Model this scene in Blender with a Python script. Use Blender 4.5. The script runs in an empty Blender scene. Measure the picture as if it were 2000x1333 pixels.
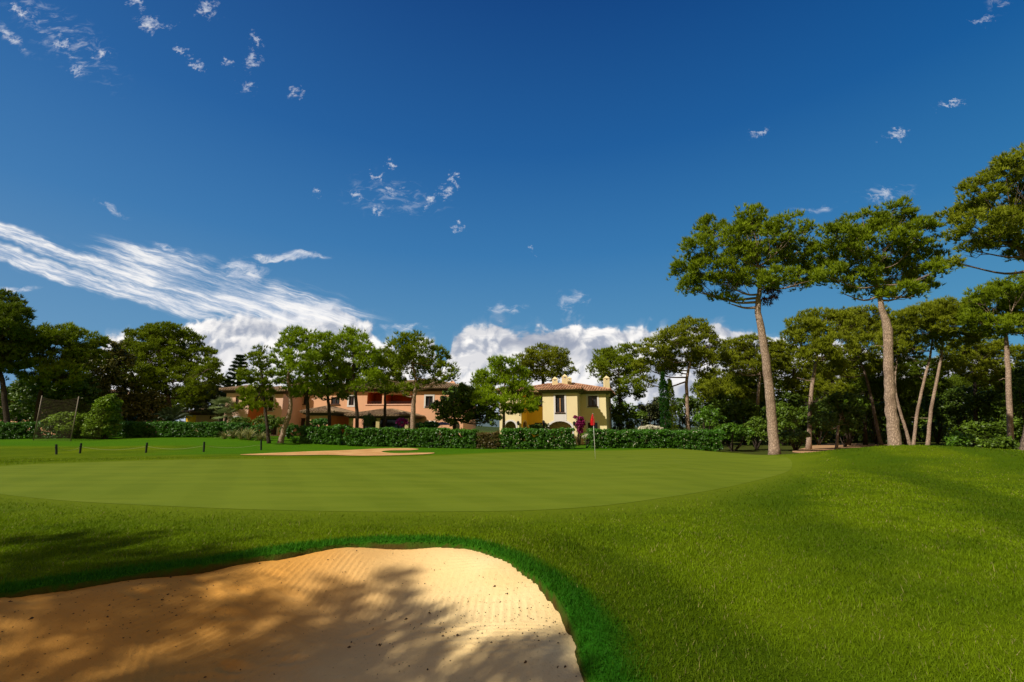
import bpy, bmesh, math, random
import numpy as np
from mathutils import Vector, Matrix

# ------------------------------------------------------------------ basics
scene = bpy.context.scene
C = scene.collection
RNG = np.random.default_rng(7)
F, PITCH, EYE = 889.0, math.radians(11.07), 1.5
CP, SP = math.cos(PITCH), math.sin(PITCH)

def ray(px, py):
    u = (px - 1000.0) / F; v = (666.5 - py) / F
    return np.array([u, CP - v * SP, SP + v * CP])
def P(px, py, Y):                                   # point of a sight line at distance Y
    d = ray(px, py); t = Y / d[1]
    return np.array([d[0] * t, Y, EYE + d[2] * t])
def ppm(px, py, Y):                                 # photo pixels per metre there
    p = P(px, py, Y)
    return F / (p[1] * CP + (p[2] - EYE) * SP)
def sstep(x, a, b):
    t = np.clip((x - a) / (b - a), 0, 1); return t * t * (3 - 2 * t)
def terrain(x, y):
    x = np.asarray(x, float); y = np.asarray(y, float)
    z = 0.85 * sstep(y, 29, 47) * sstep(-x, 3, 26)
    z = z + 0.78 * np.exp(-((x - 19.6) / 5.0) ** 2 - ((y - 22) / 5.2) ** 2) - .16 * np.exp(-((x - 12.5) / 2.4) ** 2 - ((y - 21) / 6.0) ** 2)
    z = z + 0.10 * np.exp(-((x - 26) / 5.0) ** 2 - ((y - 20) / 6) ** 2) + .10 * np.sin(x * .75 - y * .5 + .6) * sstep(x, 2.5, 7) * (1 - sstep(y, 18, 24))
    z = z + 0.05 * np.sin(x * 0.35 + 1) * np.sin(y * 0.28) * sstep(np.hypot(x, y - 16), 10, 30)
    z = z - 0.35 * sstep(y, 24, 34) * sstep(x, 12, 20) * (1 - sstep(y, 60, 90))
    z = z + 3.0 * sstep(y, 90, 260)
    return z
def G(px, py, z=0.0):
    d = ray(px, py)
    for _ in range(12):
        t = (z - EYE) / d[2]
        z = float(terrain(d[0] * t, d[1] * t))
    return np.array([d[0] * t, d[1] * t])
def base_at(px, Y):
    py = 868
    for _ in range(4):
        p = P(px, py, Y); z = float(terrain(p[0], Y))
        # find py whose height is z
        w = (z - EYE) / Y
        v = (w * CP - SP) / (CP + w * SP)
        py = 666.5 - v * F
    p = P(px, py, Y); return np.array([p[0], Y, z])

SUN_EL, SUN_AZ = math.radians(43), math.radians(54)      # sun behind and to the left
SUN_DIR = np.array([-math.sin(SUN_AZ) * math.cos(SUN_EL), -math.cos(SUN_AZ) * math.cos(SUN_EL), math.sin(SUN_EL)])

# ------------------------------------------------------------------ nodes
class NT:
    def __init__(s, tree): s.t = tree; s.n = tree.nodes; s.l = tree.links
    def new(s, typ, **kw):
        n = s.n.new(typ)
        for k, v in kw.items(): setattr(n, k, v)
        return n
    def put(s, sock, v):
        if v is None: return
        if isinstance(v, bpy.types.NodeSocket): s.l.new(v, sock)
        elif isinstance(v, (tuple, list)) and sock.type == 'RGBA' and len(v) == 3: sock.default_value = (*v, 1)
        else: sock.default_value = v
    def m(s, op, a, b=None, c=None, clamp=False):
        n = s.new('ShaderNodeMath', operation=op, use_clamp=clamp)
        s.put(n.inputs[0], a); s.put(n.inputs[1], b); s.put(n.inputs[2], c); return n.outputs[0]
    def vm(s, op, a, b=None):
        n = s.new('ShaderNodeVectorMath', operation=op)
        s.put(n.inputs[0], a); s.put(n.inputs[1], b)
        return n.outputs['Value'] if op in ('LENGTH', 'DOT_PRODUCT', 'DISTANCE') else n.outputs[0]
    def step(s, x, a, b):
        n = s.new('ShaderNodeMapRange', interpolation_type='SMOOTHSTEP')
        s.put(n.inputs[0], x); s.put(n.inputs[1], a); s.put(n.inputs[2], b); return n.outputs[0]
    def lin(s, x, a, b, c=0., d=1.):
        n = s.new('ShaderNodeMapRange')
        s.put(n.inputs[0], x)
        for i, v in enumerate((a, b, c, d)): s.put(n.inputs[i + 1], v)
        return n.outputs[0]
    def noise(s, vec, scale, detail=4, rough=.5, dist=0., col=False):
        n = s.new('ShaderNodeTexNoise'); s.put(n.inputs['Vector'], vec)
        s.put(n.inputs['Scale'], scale); s.put(n.inputs['Detail'], detail); s.put(n.inputs['Roughness'], rough); s.put(n.inputs['Distortion'], dist)
        return n.outputs['Color'] if col else n.outputs['Fac']
    def voro(s, vec, scale, feature='F1', out='Distance'):
        n = s.new('ShaderNodeTexVoronoi', feature=feature); s.put(n.inputs['Vector'], vec); s.put(n.inputs['Scale'], scale); return n.outputs[out]
    def mix(s, f, a, b, blend='MIX'):
        n = s.new('ShaderNodeMix', data_type='RGBA', blend_type=blend)
        s.put(n.inputs[0], f); s.put(n.inputs[6], a); s.put(n.inputs[7], b); return n.outputs[2]
    def xyz(s, x, y, z):
        n = s.new('ShaderNodeCombineXYZ'); s.put(n.inputs[0], x); s.put(n.inputs[1], y); s.put(n.inputs[2], z); return n.outputs[0]
    def sep(s, v):
        n = s.new('ShaderNodeSeparateXYZ'); s.put(n.inputs[0], v); return n.outputs
    def attr(s, name):
        return s.new('ShaderNodeAttribute', attribute_name=name).outputs['Fac']
    def pos(s): return s.new('ShaderNodeNewGeometry').outputs['Position']
    def obj(s): return s.new('ShaderNodeTexCoord').outputs['Object']
    def ramp(s, x, stops):
        n = s.new('ShaderNodeValToRGB'); s.put(n.inputs[0], x); e = n.color_ramp.elements
        while len(e) < len(stops): e.new(0.5)
        for i, (p, c) in enumerate(stops): e[i].position = p; e[i].color = (*c, 1)
        return n.outputs[0]
    def bump(s, h, strength=.3, dist=.02):
        n = s.new('ShaderNodeBump'); s.put(n.inputs['Height'], h); n.inputs['Strength'].default_value = strength; n.inputs['Distance'].default_value = dist
        return n.outputs[0]

def material(name):
    m = bpy.data.materials.new(name); m.use_nodes = True
    t = NT(m.node_tree); t.n.clear()
    out = t.new('ShaderNodeOutputMaterial'); b = t.new('ShaderNodeBsdfPrincipled')
    t.l.new(b.outputs[0], out.inputs[0])
    return m, t, b, out
def simple(name, col, rough=.6, var=.15, scale=8, spec=.3, metal=0., bump=0.):
    m, t, b, o = material(name)
    n = t.noise(t.obj(), scale, 5, .6)
    c = t.mix(n, tuple(x * (1 - var) for x in col), tuple(min(1, x * (1 + var)) for x in col))
    t.put(b.inputs['Base Color'], c); b.inputs['Roughness'].default_value = rough
    b.inputs['Specular IOR Level'].default_value = spec; b.inputs['Metallic'].default_value = metal
    if bump: t.put(b.inputs['Normal'], t.bump(t.noise(t.obj(), scale * 6, 4), bump, .02))
    return m
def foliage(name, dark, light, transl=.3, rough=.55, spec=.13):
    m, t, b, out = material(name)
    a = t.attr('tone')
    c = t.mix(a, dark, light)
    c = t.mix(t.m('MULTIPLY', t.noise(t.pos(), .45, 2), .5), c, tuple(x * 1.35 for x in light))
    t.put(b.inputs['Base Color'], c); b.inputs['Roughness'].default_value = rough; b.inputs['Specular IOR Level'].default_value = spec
    tr = t.new('ShaderNodeBsdfTranslucent'); t.put(tr.inputs[0], c)
    mx = t.new('ShaderNodeMixShader'); mx.inputs[0].default_value = transl
    t.l.new(b.outputs[0], mx.inputs[1]); t.l.new(tr.outputs[0], mx.inputs[2]); t.l.new(mx.outputs[0], out.inputs[0])
    return m

# ------------------------------------------------------------------ object helpers
def tag(o, label=None, cat=None, group=None, kind=None):
    if label: o['label'] = label
    if cat: o['category'] = cat
    if group: o['group'] = group
    if kind: o['kind'] = kind
    return o
def empty(name, loc, label, cat, group=None):
    o = bpy.data.objects.new(name, None); C.objects.link(o); o.location = tuple(map(float, loc)); o.empty_display_size = .3
    return tag(o, label, cat, group)
def mesh_obj(name, V, Fc, mat, parent=None, attrs=None, smooth=False, loc=None, uv=None):
    """V (n,3); Fc: one (m,k) int array; V given in the parent's local frame"""
    V = np.asarray(V, np.float32); Fc = np.asarray(Fc, np.int32)
    me = bpy.data.meshes.new(name)
    me.vertices.add(len(V)); me.vertices.foreach_set('co', V.ravel())
    k = Fc.shape[1]; me.loops.add(Fc.size); me.loops.foreach_set('vertex_index', Fc.ravel())
    me.polygons.add(len(Fc)); me.polygons.foreach_set('loop_start', np.arange(0, Fc.size, k, dtype=np.int32))
    me.polygons.foreach_set('loop_total', np.full(len(Fc), k, np.int32))
    me.update(calc_edges=True)
    if smooth: me.polygons.foreach_set('use_smooth', np.ones(len(Fc), bool))
    else: me.polygons.foreach_set('use_smooth', np.zeros(len(Fc), bool))
    for an, av in (attrs or {}).items():
        a = me.attributes.new(an, 'FLOAT', 'POINT'); a.data.foreach_set('value', np.asarray(av, np.float32))
    me.materials.append(mat)
    o = bpy.data.objects.new(name, me); C.objects.link(o)
    if parent: o.parent = parent
    if loc is not None: o.location = tuple(map(float, loc))
    return o

class MB:
    """collects polygons of mixed size, links them as one mesh object"""
    def __init__(s): s.v = []; s.f = []
    def add(s, vs, fs):
        o = len(s.v); s.v += [tuple(map(float, v)) for v in vs]; s.f += [tuple(i + o for i in f) for f in fs]; return s
    def box(s, x0, x1, y0, y1, z0, z1):
        return s.add([(x0,y0,z0),(x1,y0,z0),(x1,y1,z0),(x0,y1,z0),(x0,y0,z1),(x1,y0,z1),(x1,y1,z1),(x0,y1,z1)],
                     [(0,3,2,1),(4,5,6,7),(0,1,5,4),(1,2,6,5),(2,3,7,6),(3,0,4,7)])
    def tube(s, pts, rad, n=8, cap=True):
        pts = [Vector(p) for p in pts]; vs = []; fs = []
        ref = Vector((0.31, 0.95, 0.05))
        for i, p in enumerate(pts):
            t = (pts[min(i + 1, len(pts) - 1)] - pts[max(i - 1, 0)]).normalized()
            a = t.cross(ref)
            if a.length < .1: a = t.cross(Vector((1, 0, 0)))
            a.normalize(); b = t.cross(a)
            r = rad[i] if isinstance(rad, (list, tuple, np.ndarray)) else rad
            for k in range(n):
                an = 2 * math.pi * k / n; vs.append(p + a * math.cos(an) * r + b * math.sin(an) * r)
        for i in range(len(pts) - 1):
            for k in range(n):
                fs.append((i*n+k, i*n+(k+1)%n, (i+1)*n+(k+1)%n, (i+1)*n+k))
        if cap: fs.append(tuple(range(n))[::-1]); fs.append(tuple((len(pts)-1)*n+k for k in range(n)))
        return s.add(vs, fs)
    def lathe(s, prof, n=16, c=(0, 0)):
        vs = []; fs = []
        for (r, z) in prof:
            for k in range(n): vs.append((c[0] + r*math.cos(2*math.pi*k/n), c[1] + r*math.sin(2*math.pi*k/n), z))
        for i in range(len(prof)-1):
            for k in range(n): fs.append((i*n+k, i*n+(k+1)%n, (i+1)*n+(k+1)%n, (i+1)*n+k))
        fs.append(tuple(range(n))[::-1]); fs.append(tuple((len(prof)-1)*n+k for k in range(n)))
        return s.add(vs, fs)
    def build(s, name, mat, parent=None, smooth=False, loc=None):
        me = bpy.data.meshes.new(name); me.from_pydata(s.v, [], s.f); me.update()
        if smooth: me.polygons.foreach_set('use_smooth', np.ones(len(s.f), bool))
        me.materials.append(mat)
        o = bpy.data.objects.new(name, me); C.objects.link(o)
        if parent: o.parent = parent
        if loc is not None: o.location = tuple(map(float, loc))
        return o

# ------------------------------------------------------------------ foliage generators
FULL = 1.55
def unit(a): return a / np.maximum(np.linalg.norm(a, axis=-1, keepdims=True), 1e-6)
def needles(rng, C0, R, tuft, per, L, w, flat=.72, up=.35, spread=.65, zmin=-.45):
    """puffs C0 (n,3) of radius R -> narrow triangles in tufts"""
    n = len(C0); T = tuft
    d = unit(rng.normal(size=(n, T, 3))); neg = d[..., 2] < zmin; d[..., 2] = np.where(neg, -d[..., 2], d[..., 2])
    rad = rng.uniform(.45, 1.0, (n, T, 1)) * R[:, None, None]
    pos = C0[:, None, :] + d * rad * np.array([1, 1, flat])
    dirn = d * .75 + np.array([0, 0, up])
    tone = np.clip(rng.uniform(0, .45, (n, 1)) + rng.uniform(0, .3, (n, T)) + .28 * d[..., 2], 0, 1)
    pos = pos.reshape(-1, 1, 3); dirn = dirn.reshape(-1, 1, 3); tone = tone.reshape(-1)
    nd = unit(dirn + rng.normal(size=(n * T, per, 3)) * spread)
    side = unit(np.cross(nd, rng.normal(size=nd.shape))) * w
    ln = L * rng.uniform(.6, 1.25, (n * T, per, 1))
    b = pos + nd * ln * .02
    V = np.stack([b - side, b + side, b + nd * ln], axis=2).reshape(-1, 3)
    tn = np.repeat(tone, per * 3) + np.tile(np.array([-.10, -.10, .16]), n * T * per)
    return V, np.arange(len(V)).reshape(-1, 3), np.clip(tn, 0, 1)
def leaves(rng, C0, R, num, size, flat=.8, out=.7, zmin=-.6, asp=.5):
    """puffs -> diamond leaves"""
    n = len(C0)
    d = unit(rng.normal(size=(n, num, 3))); neg = d[..., 2] < zmin; d[..., 2] = np.where(neg, -d[..., 2], d[..., 2])
    pos = C0[:, None, :] + d * (rng.uniform(.4, 1.0, (n, num, 1)) * R[:, None, None]) * np.array([1, 1, flat])
    nrm = unit(d * out + rng.normal(size=d.shape) * .5 + np.array([0, 0, .35]))
    a = unit(np.cross(nrm, rng.normal(size=d.shape))); b = np.cross(nrm, a)
    s = size * 1.2 * rng.uniform(.6, 1.3, (n, num, 1))
    V = np.stack([pos - a * s * .5, pos + b * s * asp * .5, pos + a * s * .5, pos - b * s * asp * .5], axis=2).reshape(-1, 3)
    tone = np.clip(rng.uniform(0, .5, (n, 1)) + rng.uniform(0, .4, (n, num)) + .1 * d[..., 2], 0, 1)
    return V, np.arange(len(V)).reshape(-1, 4), np.repeat(tone.reshape(-1), 4)
def lobe_puffs(rng, lobes, pr, dens=1.0, inner=.5):
    Cs = []; Rs = []; idx = []
    for i, (c, r, k) in enumerate(lobes):
        r = np.array(r); area = 4 * math.pi * np.mean(r) ** 2
        n = max(3, int(FULL * dens * k * area / (pr * pr * 3.4)))
        d = unit(rng.normal(size=(n * 3, 3)))
        keep = (d[:, 2] > -.25) | (rng.random(n * 3) < .6); d = d[keep][:n]
        rr = rng.uniform(inner, 1.0, (len(d), 1)) ** .7
        Cs.append(np.array(c) + d * rr * r); Rs.append(pr * rng.choice([.5, .75, 1., 1.35], len(d)) * rng.uniform(.85, 1.15, len(d))); idx.append(np.full(len(d), i))
    return np.concatenate(Cs), np.concatenate(Rs), np.concatenate(idx)

def catmull(pts, rad, sub=5):
    P_ = [np.array(p, float) for p in pts]; P_ = [2 * P_[0] - P_[1]] + P_ + [2 * P_[-1] - P_[-2]]
    out = []; ro = []
    for i in range(1, len(P_) - 2):
        for k in range(sub):
            t = k / sub; a, b, c, d = P_[i-1:i+3]
            out.append(.5 * ((2*b) + (-a+c)*t + (2*a-5*b+4*c-d)*t*t + (-a+3*b-3*c+d)*t**3)); ro.append(rad[i-1] * (1-t) + rad[i] * t)
    out.append(P_[-2]); ro.append(rad[-1]); return out, ro

def grow_tree(name, label, cat, Y, trunk, rad, lobes, mats, seed, kind='pine', pr=.5, dens=1., tuft=13, per=8, L=.34, w=.034,
              group=None, dead=None, sub_twigs=.35, stubs=0, world=False, vy=1.4, lx=1.12):
    """trunk: [(px,py[,dY])...] ; lobes: [(px,py,rx,ry[,dY[,density]])...] read at distance Y"""
    rng = np.random.default_rng(seed)
    b0 = np.array([*trunk[0][:2], float(terrain(*trunk[0][:2]))]) if world else base_at(trunk[0][0], Y)
    tp = [b0 - np.array([0, 0, .15])]
    for q in trunk[1:]:
        tp.append(np.array(q, float) if world else P(q[0], q[1], Y + (q[2] if len(q) > 2 else 0)))
    L3 = []
    for q in lobes:
        if world: L3.append((np.array(q[:3]) - b0, (q[3], q[3], q[4]), q[5] if len(q) > 5 else 1.)); continue
        dy = q[4] if len(q) > 4 else rng.uniform(-1, 1) * 45 / ppm(q[0], q[1], Y)
        k = q[5] if len(q) > 5 else 1.
        s = ppm(q[0], q[1], Y + dy); c = P(q[0], q[1], Y + dy)
        L3.append((c - b0, (q[2] * lx / s, (q[2] * .5 + q[3] * .5) * lx / s, q[3] * vy / s), k))
    root = empty(name, b0, label, cat, group)
    tp = [p - b0 for p in tp]
    mb = MB()
    cp, cr = catmull(tp, rad)
    for i in range(1, len(cp)):
        cp[i] = cp[i] + rng.normal(size=3) * rad[0] * .06
    cr[0] *= 1.35; cr[1] *= 1.1
    mb.tube(cp, cr, 10)
    puffC, puffR, idx = lobe_puffs(rng, L3, pr, dens)
    top = [(p, r) for p, r in zip(cp, cr)]
    lo = len(top) // 2
    for i, (c, r, k) in enumerate(L3):
        cand = top[lo:]
        # start on the trunk a little below the lobe
        j = min(range(len(cand)), key=lambda q: np.linalg.norm(cand[q][0] - c) + max(0, cand[q][0][2] - c[2] + .3) * 3)
        p0, r0 = cand[j]
        mid = p0 * .5 + c * .5 + np.array([0, 0, -.12 * np.linalg.norm(c - p0)]) + rng.normal(size=3) * .12
        rr = max(.03, min(r0 * .55, .12))
        lp, lr = catmull([p0, mid, c + np.array([0, 0, -.1])], [rr, rr * .7, rr * .35], 4)
        mb.tube(lp, lr, 6, cap=False)
        mine = np.where(idx == i)[0]
        for q in mine[: int(len(mine) * sub_twigs)]:
            s0 = lp[rng.integers(3, len(lp))]
            m2 = (s0 + puffC[q]) / 2 + rng.normal(size=3) * .08 - np.array([0, 0, .06])
            mb.tube([s0, m2, puffC[q]], [rr * .32, rr * .22, .008], 4, cap=False)
    for k in range(stubs):
        j = rng.integers(len(cp) // 4, len(cp) - 2); a = rng.uniform(0, 6.28)
        d = np.array([math.cos(a), math.sin(a), rng.uniform(-.3, .7)]); l = rng.uniform(.3, 1.4)
        mb.tube([cp[j], cp[j] + d * l * .5, cp[j] + d * l + np.array([0, 0, rng.uniform(-.3, .3)])], [.05, .03, .012], 5)
    mb.build('trunk', mats[0], root, smooth=True)
    if kind == 'pine':
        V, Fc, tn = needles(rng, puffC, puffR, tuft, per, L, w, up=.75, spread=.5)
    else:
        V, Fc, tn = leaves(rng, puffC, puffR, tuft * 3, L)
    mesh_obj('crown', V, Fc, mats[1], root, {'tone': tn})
    if dead:
        dl = []
        for q in dead:
            s = ppm(q[0], q[1], Y); dl.append((P(q[0], q[1], Y) - b0, (q[2] / s, q[2] / s, q[3] / s), 1.))
        pc, pR, _ = lobe_puffs(rng, dl, pr * .6, .8)
        V, Fc, tn = needles(rng, pc, pR, 8, 5, L * .8, w, up=-.4)
        o = mesh_obj('dead_foliage', V, Fc, mats[2], root, {'tone': tn}); o['label'] = 'brown dead pine needles'
    return root

def bush(name, label, cat, Y, lobes, mat, seed, kind='leaf', pr=.3, dens=1., num=40, size=.14, group=None, L=.2, w=.02, stem=None):
    rng = np.random.default_rng(seed)
    bx = sum(q[0] for q in lobes) / len(lobes); b0 = base_at(bx, Y)
    L3 = []
    for q in lobes:
        dy = q[4] if len(q) > 4 else 0
        s = ppm(q[0], q[1], Y + dy); c = P(q[0], q[1], Y + dy)
        L3.append((c - b0, (q[2] / s, (q[2] * .6 + q[3] * .4) / s, q[3] / s), 1.))
    pc, pR, _ = lobe_puffs(rng, L3, pr, dens)
    root = empty(name, b0, label, cat, group)
    if kind == 'leaf': V, Fc, tn = leaves(rng, pc, pR, num, size)
    else: V, Fc, tn = needles(rng, pc, pR, num, 5, L, w, up=.5)
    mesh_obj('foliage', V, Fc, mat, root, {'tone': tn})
    mb = MB()
    for (c, r, k) in L3:
        j = rng.normal(size=3) * .1
        mb.tube([(0, 0, -.1), (c * .7 + j) * np.array([1, 1, .8]), c], [.07, .045, .02], 6)
    mb.build('stem', stem or M['bark_dark'], root, smooth=True)
    return root

# ------------------------------------------------------------------ materials
M = {}
def bark(name, a, b, sc=1.):
    m, t, bs, o = material(name)
    p = t.obj(); q = t.sep(p)
    st = t.xyz(t.m('MULTIPLY', q[0], 1.), t.m('MULTIPLY', q[1], 1.), t.m('MULTIPLY', q[2], .32))
    st = t.vm('ADD', st, t.vm('MULTIPLY', t.noise(p, 5., 4, .6, 0., True), (.12, .12, .10))); v = t.voro(st, 13 * sc, 'DISTANCE_TO_EDGE'); n = t.noise(p, 3.5, 6, .65)
    crack = t.m('ADD', .35, t.m('MULTIPLY', t.step(v, .0, .22), .65))
    c = t.mix(n, a, b)
    c = t.mix(crack, tuple(x * .35 for x in a), c)
    c = t.mix(t.m('MULTIPLY', t.step(t.noise(p, .6, 2), .45, .7), .55), c, tuple(x * .45 for x in a))
    t.put(bs.inputs['Base Color'], c); bs.inputs['Roughness'].default_value = .9; bs.inputs['Specular IOR Level'].default_value = .1
    t.put(bs.inputs['Normal'], t.bump(t.m('ADD', crack, n), .8, .05)); return m
M['bark_light'] = bark('bark_light', (.36, .24, .17), (.60, .45, .34))
M['bark_mid'] = bark('bark_mid', (.15, .105, .08), (.30, .22, .165))
M['bark_dark'] = bark('bark_dark', (.055, .042, .032), (.12, .09, .07))
M['pine'] = foliage('pine_needles', (.042, .075, .003), (.25, .33, .010))
M['pine_olive'] = foliage('pine_needles_olive', (.052, .076, .004), (.28, .32, .014))
M['pine_bright'] = foliage('pine_needles_bright', (.065, .118, .004), (.31, .44, .012), .35)
M['pine_dark'] = foliage('pine_needles_dark', (.022, .042, .003), (.14, .20, .008))
M['dead'] = foliage('dead_needles', (.05, .025, .012), (.16, .075, .035))
M['araucaria'] = foliage('araucaria_needles', (.012, .03, .01), (.04, .08, .02))
M['oak'] = foliage('oak_leaves', (.022, .046, .003), (.125, .21, .010), .2, .5, .35)
M['oak_light'] = foliage('light_oak_leaves', (.03, .06, .004), (.10, .165, .012), .25, .5, .35)
M['olive'] = foliage('olive_leaves', (.04, .055, .018), (.13, .15, .05), .2, .5, .3)
M['magnolia'] = foliage('magnolia_leaves', (.022, .034, .003), (.19, .18, .02), .12, .4, .4)
M['laurel'] = foliage('laurel_leaves', (.014, .045, .003), (.075, .22, .012), .25, .42, .4)
M['laurel_top'] = foliage('laurel_top', (.03, .10, .003), (.07, .22, .01), .3, .4, .4)
M['shrub'] = foliage('bright_shrub_leaves', (.035, .085, .003), (.11, .24, .010), .3, .45, .35)
M['cypress'] = foliage('cypress_foliage', (.008, .034, .003), (.022, .085, .006), .1, .6, .15)
M['climber'] = foliage('climber_leaves', (.05, .10, .003), (.22, .36, .012), .3, .5, .3)
M['palm'] = foliage('palm_leaves', (.012, .025, .006), (.06, .085, .03), .15, .4, .4)
M['palm_light'] = foliage('fan_palm_leaves', (.07, .11, .02), (.25, .32, .12), .2, .4, .4)
M['flax'] = foliage('flax_leaves', (.06, .08, .01), (.42, .40, .14), .25, .45, .4)
M['magenta'] = foliage('bougainvillea_bracts', (.12, .006, .045), (.36, .02, .14), .35, .6, .2)
M['pink'] = foliage('pink_blossom', (.25, .01, .15), (.62, .06, .40), .35, .6, .2)
M['white_flower'] = foliage('white_blossom', (.45, .42, .30), (.85, .80, .62), .2, .6, .2)
M['grassy'] = foliage('ornamental_grass_blades', (.07, .13, .03), (.16, .26, .08), .3, .5, .3)
M['red_shrub'] = foliage('reddish_hedge_leaves', (.03, .04, .008), (.15, .11, .03), .2, .45, .35)

def stucco(name, col, var=.10):
    m, t, b, o = material(name)
    p = t.obj(); q = t.sep(p)
    n = t.noise(p, .7, 5, .6); f = t.noise(p, 14, 4)
    streak = t.noise(t.xyz(t.m('MULTIPLY', q[0], 5.), t.m('MULTIPLY', q[1], 5.), t.m('MULTIPLY', q[2], .5)), 1., 4, .6)
    c = t.mix(n, tuple(x * (1 - var) for x in col), tuple(min(.9, x * (1 + var)) for x in col))
    c = t.mix(t.m('MULTIPLY', t.step(streak, .5, .75), .22), c, tuple(x * .6 for x in col))
    t.put(b.inputs['Base Color'], c); b.inputs['Roughness'].default_value = .9; b.inputs['Specular IOR Level'].default_value = .1
    t.put(b.inputs['Normal'], t.bump(f, .25, .01)); return m
M['yellow'] = stucco('pale_yellow_stucco', (.88, .69, .40), .14)
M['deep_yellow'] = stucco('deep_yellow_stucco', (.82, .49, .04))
M['pink_wall'] = stucco('pink_stucco', (.80, .50, .38), .16)
M['orange_wall'] = stucco('orange_stucco', (.80, .43, .26), .16)
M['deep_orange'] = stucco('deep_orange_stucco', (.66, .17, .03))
M['white_trim'] = stucco('white_trim_stucco', (.72, .68, .66), .05)
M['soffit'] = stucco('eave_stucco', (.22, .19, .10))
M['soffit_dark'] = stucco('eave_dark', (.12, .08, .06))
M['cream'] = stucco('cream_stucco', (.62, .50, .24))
M['frame_wood'] = simple('dark_window_wood', (.055, .022, .015), .5, .2, 12)
M['light_wood'] = simple('oak_window_wood', (.42, .22, .09), .5, .2, 12)
def glass(name='dark_window_glass'):
    m, t, b, o = material(name)
    n = t.noise(t.obj(), 1.3, 3)
    t.put(b.inputs['Base Color'], t.mix(n, (.010, .010, .012), (.05, .05, .06)))
    b.inputs['Roughness'].default_value = .08; b.inputs['Specular IOR Level'].default_value = .6; return m
M['glass'] = glass()
def rooftile(name, a, b_):
    m, t, b, o = material(name)
    p = t.obj(); c1 = t.voro(p, 3.2, 'F1', 'Color'); n = t.noise(p, 1.2, 4, .6)
    s = t.sep(c1)[0]
    c = t.mix(s, a, b_); c = t.mix(t.m('MULTIPLY', t.step(n, .45, .7), .5), c, (.20, .165, .12))
    t.put(b.inputs['Base Color'], c); b.inputs['Roughness'].default_value = .9; b.inputs['Specular IOR Level'].default_value = .1; return m
M['tile'] = rooftile('terracotta_tiles', (.33, .15, .085), (.58, .34, .20))
M['tile_old'] = rooftile('weathered_tiles', (.22, .14, .085), (.38, .27, .16))

# ------------------------------------------------------------------ lawn, bunkers
def poly_sd(poly, x, y):
    """signed distance to a closed polygon, negative inside"""
    p = np.asarray(poly); q = np.roll(p, -1, 0)
    x = np.asarray(x, float).ravel(); y = np.asarray(y, float).ravel()
    best = np.full(len(x), 1e18); ins = np.zeros(len(x), bool)
    for (ax, ay), (bx, by) in zip(p, q):
        ex, ey = bx - ax, by - ay; t = np.clip(((x-ax)*ex + (y-ay)*ey) / (ex*ex + ey*ey + 1e-12), 0, 1)
        best = np.minimum(best, (x-ax-t*ex)**2 + (y-ay-t*ey)**2)
        cond = ((ay > y) != (by > y)); xi = ax + (y-ay) / ((by-ay) if by != ay else 1e-9) * ex
        ins ^= cond & (x < xi)
    d = np.sqrt(best); return np.where(ins, -d, d)
def smooth_poly(pts, sub=6):
    p = [np.array(q, float) for q in pts]; n = len(p); out = []
    for i in range(n):
        a, b, c, d = p[i-1], p[i], p[(i+1) % n], p[(i+2) % n]
        for k in range(sub):
            t = k / sub; out.append(.5 * ((2*b) + (-a+c)*t + (2*a-5*b+4*c-d)*t*t + (-a+3*b-3*c+d)*t**3))
    return np.array(out)
near_px = [(1152,1333),(1135,1270),(1112,1205),(1080,1158),(1040,1125),(985,1092),(935,1073),(900,1066),(820,1062),(700,1063),(620,1072),(540,1085),
           (480,1092),(400,1105),(300,1118),(200,1135),(100,1148),(0,1163),(-160,1190)]
bk = [G(*q) for q in near_px]
bk += [np.array(q) for q in [(-6.6, 4.3), (-7.6, 3.2), (-7.4, 1.6), (-4, .7), (-1, .5), (.5, .9), (.72, 1.9)]]
BUNKER = smooth_poly(bk, 6)
# ragged lip
th = np.arange(len(BUNKER)); BUNKER = BUNKER + np.stack([.010*np.sin(th*.9)+.006*np.sin(th*2.7), .010*np.cos(th*1.1)+.006*np.sin(th*3.3)], 1)
green_px = [(-60,918),(60,908),(200,903),(340,899),(500,897),(700,895),(860,891),(960,886),(1080,882),(1250,880),(1400,882),(1500,890),(1545,905),(1530,925),(1440,948),
            (1330,968),(1200,986),(1050,997),(900,1000),(700,1000),(500,996),(300,988),(120,978),(-20,962),(-100,940)]
GREEN = smooth_poly([G(*q) for q in green_px], 5)
far_px = [(468,889.5),(520,886.5),(600,883),(670,880.5),(720,878),(760,876.5),(800,876.5),(818,878.5),(800,880.5),(760,881),(745,883.5),(770,886.2),(815,885.5),(848,885.5),(835,888),(780,890.3),(700,891.5),(640,889.7),(560,890.5)]
FARB = smooth_poly([G(*q) for q in far_px], 4)
path_px = [(1548,882),(1580,873),(1604,868.5),(1650,867.5),(1720,868),(1790,869.5),(1785,873),(1725,875),(1700,880),(1650,886),(1600,887.5),(1565,886)]
PATH = smooth_poly([G(*q) for q in path_px], 4)

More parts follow.
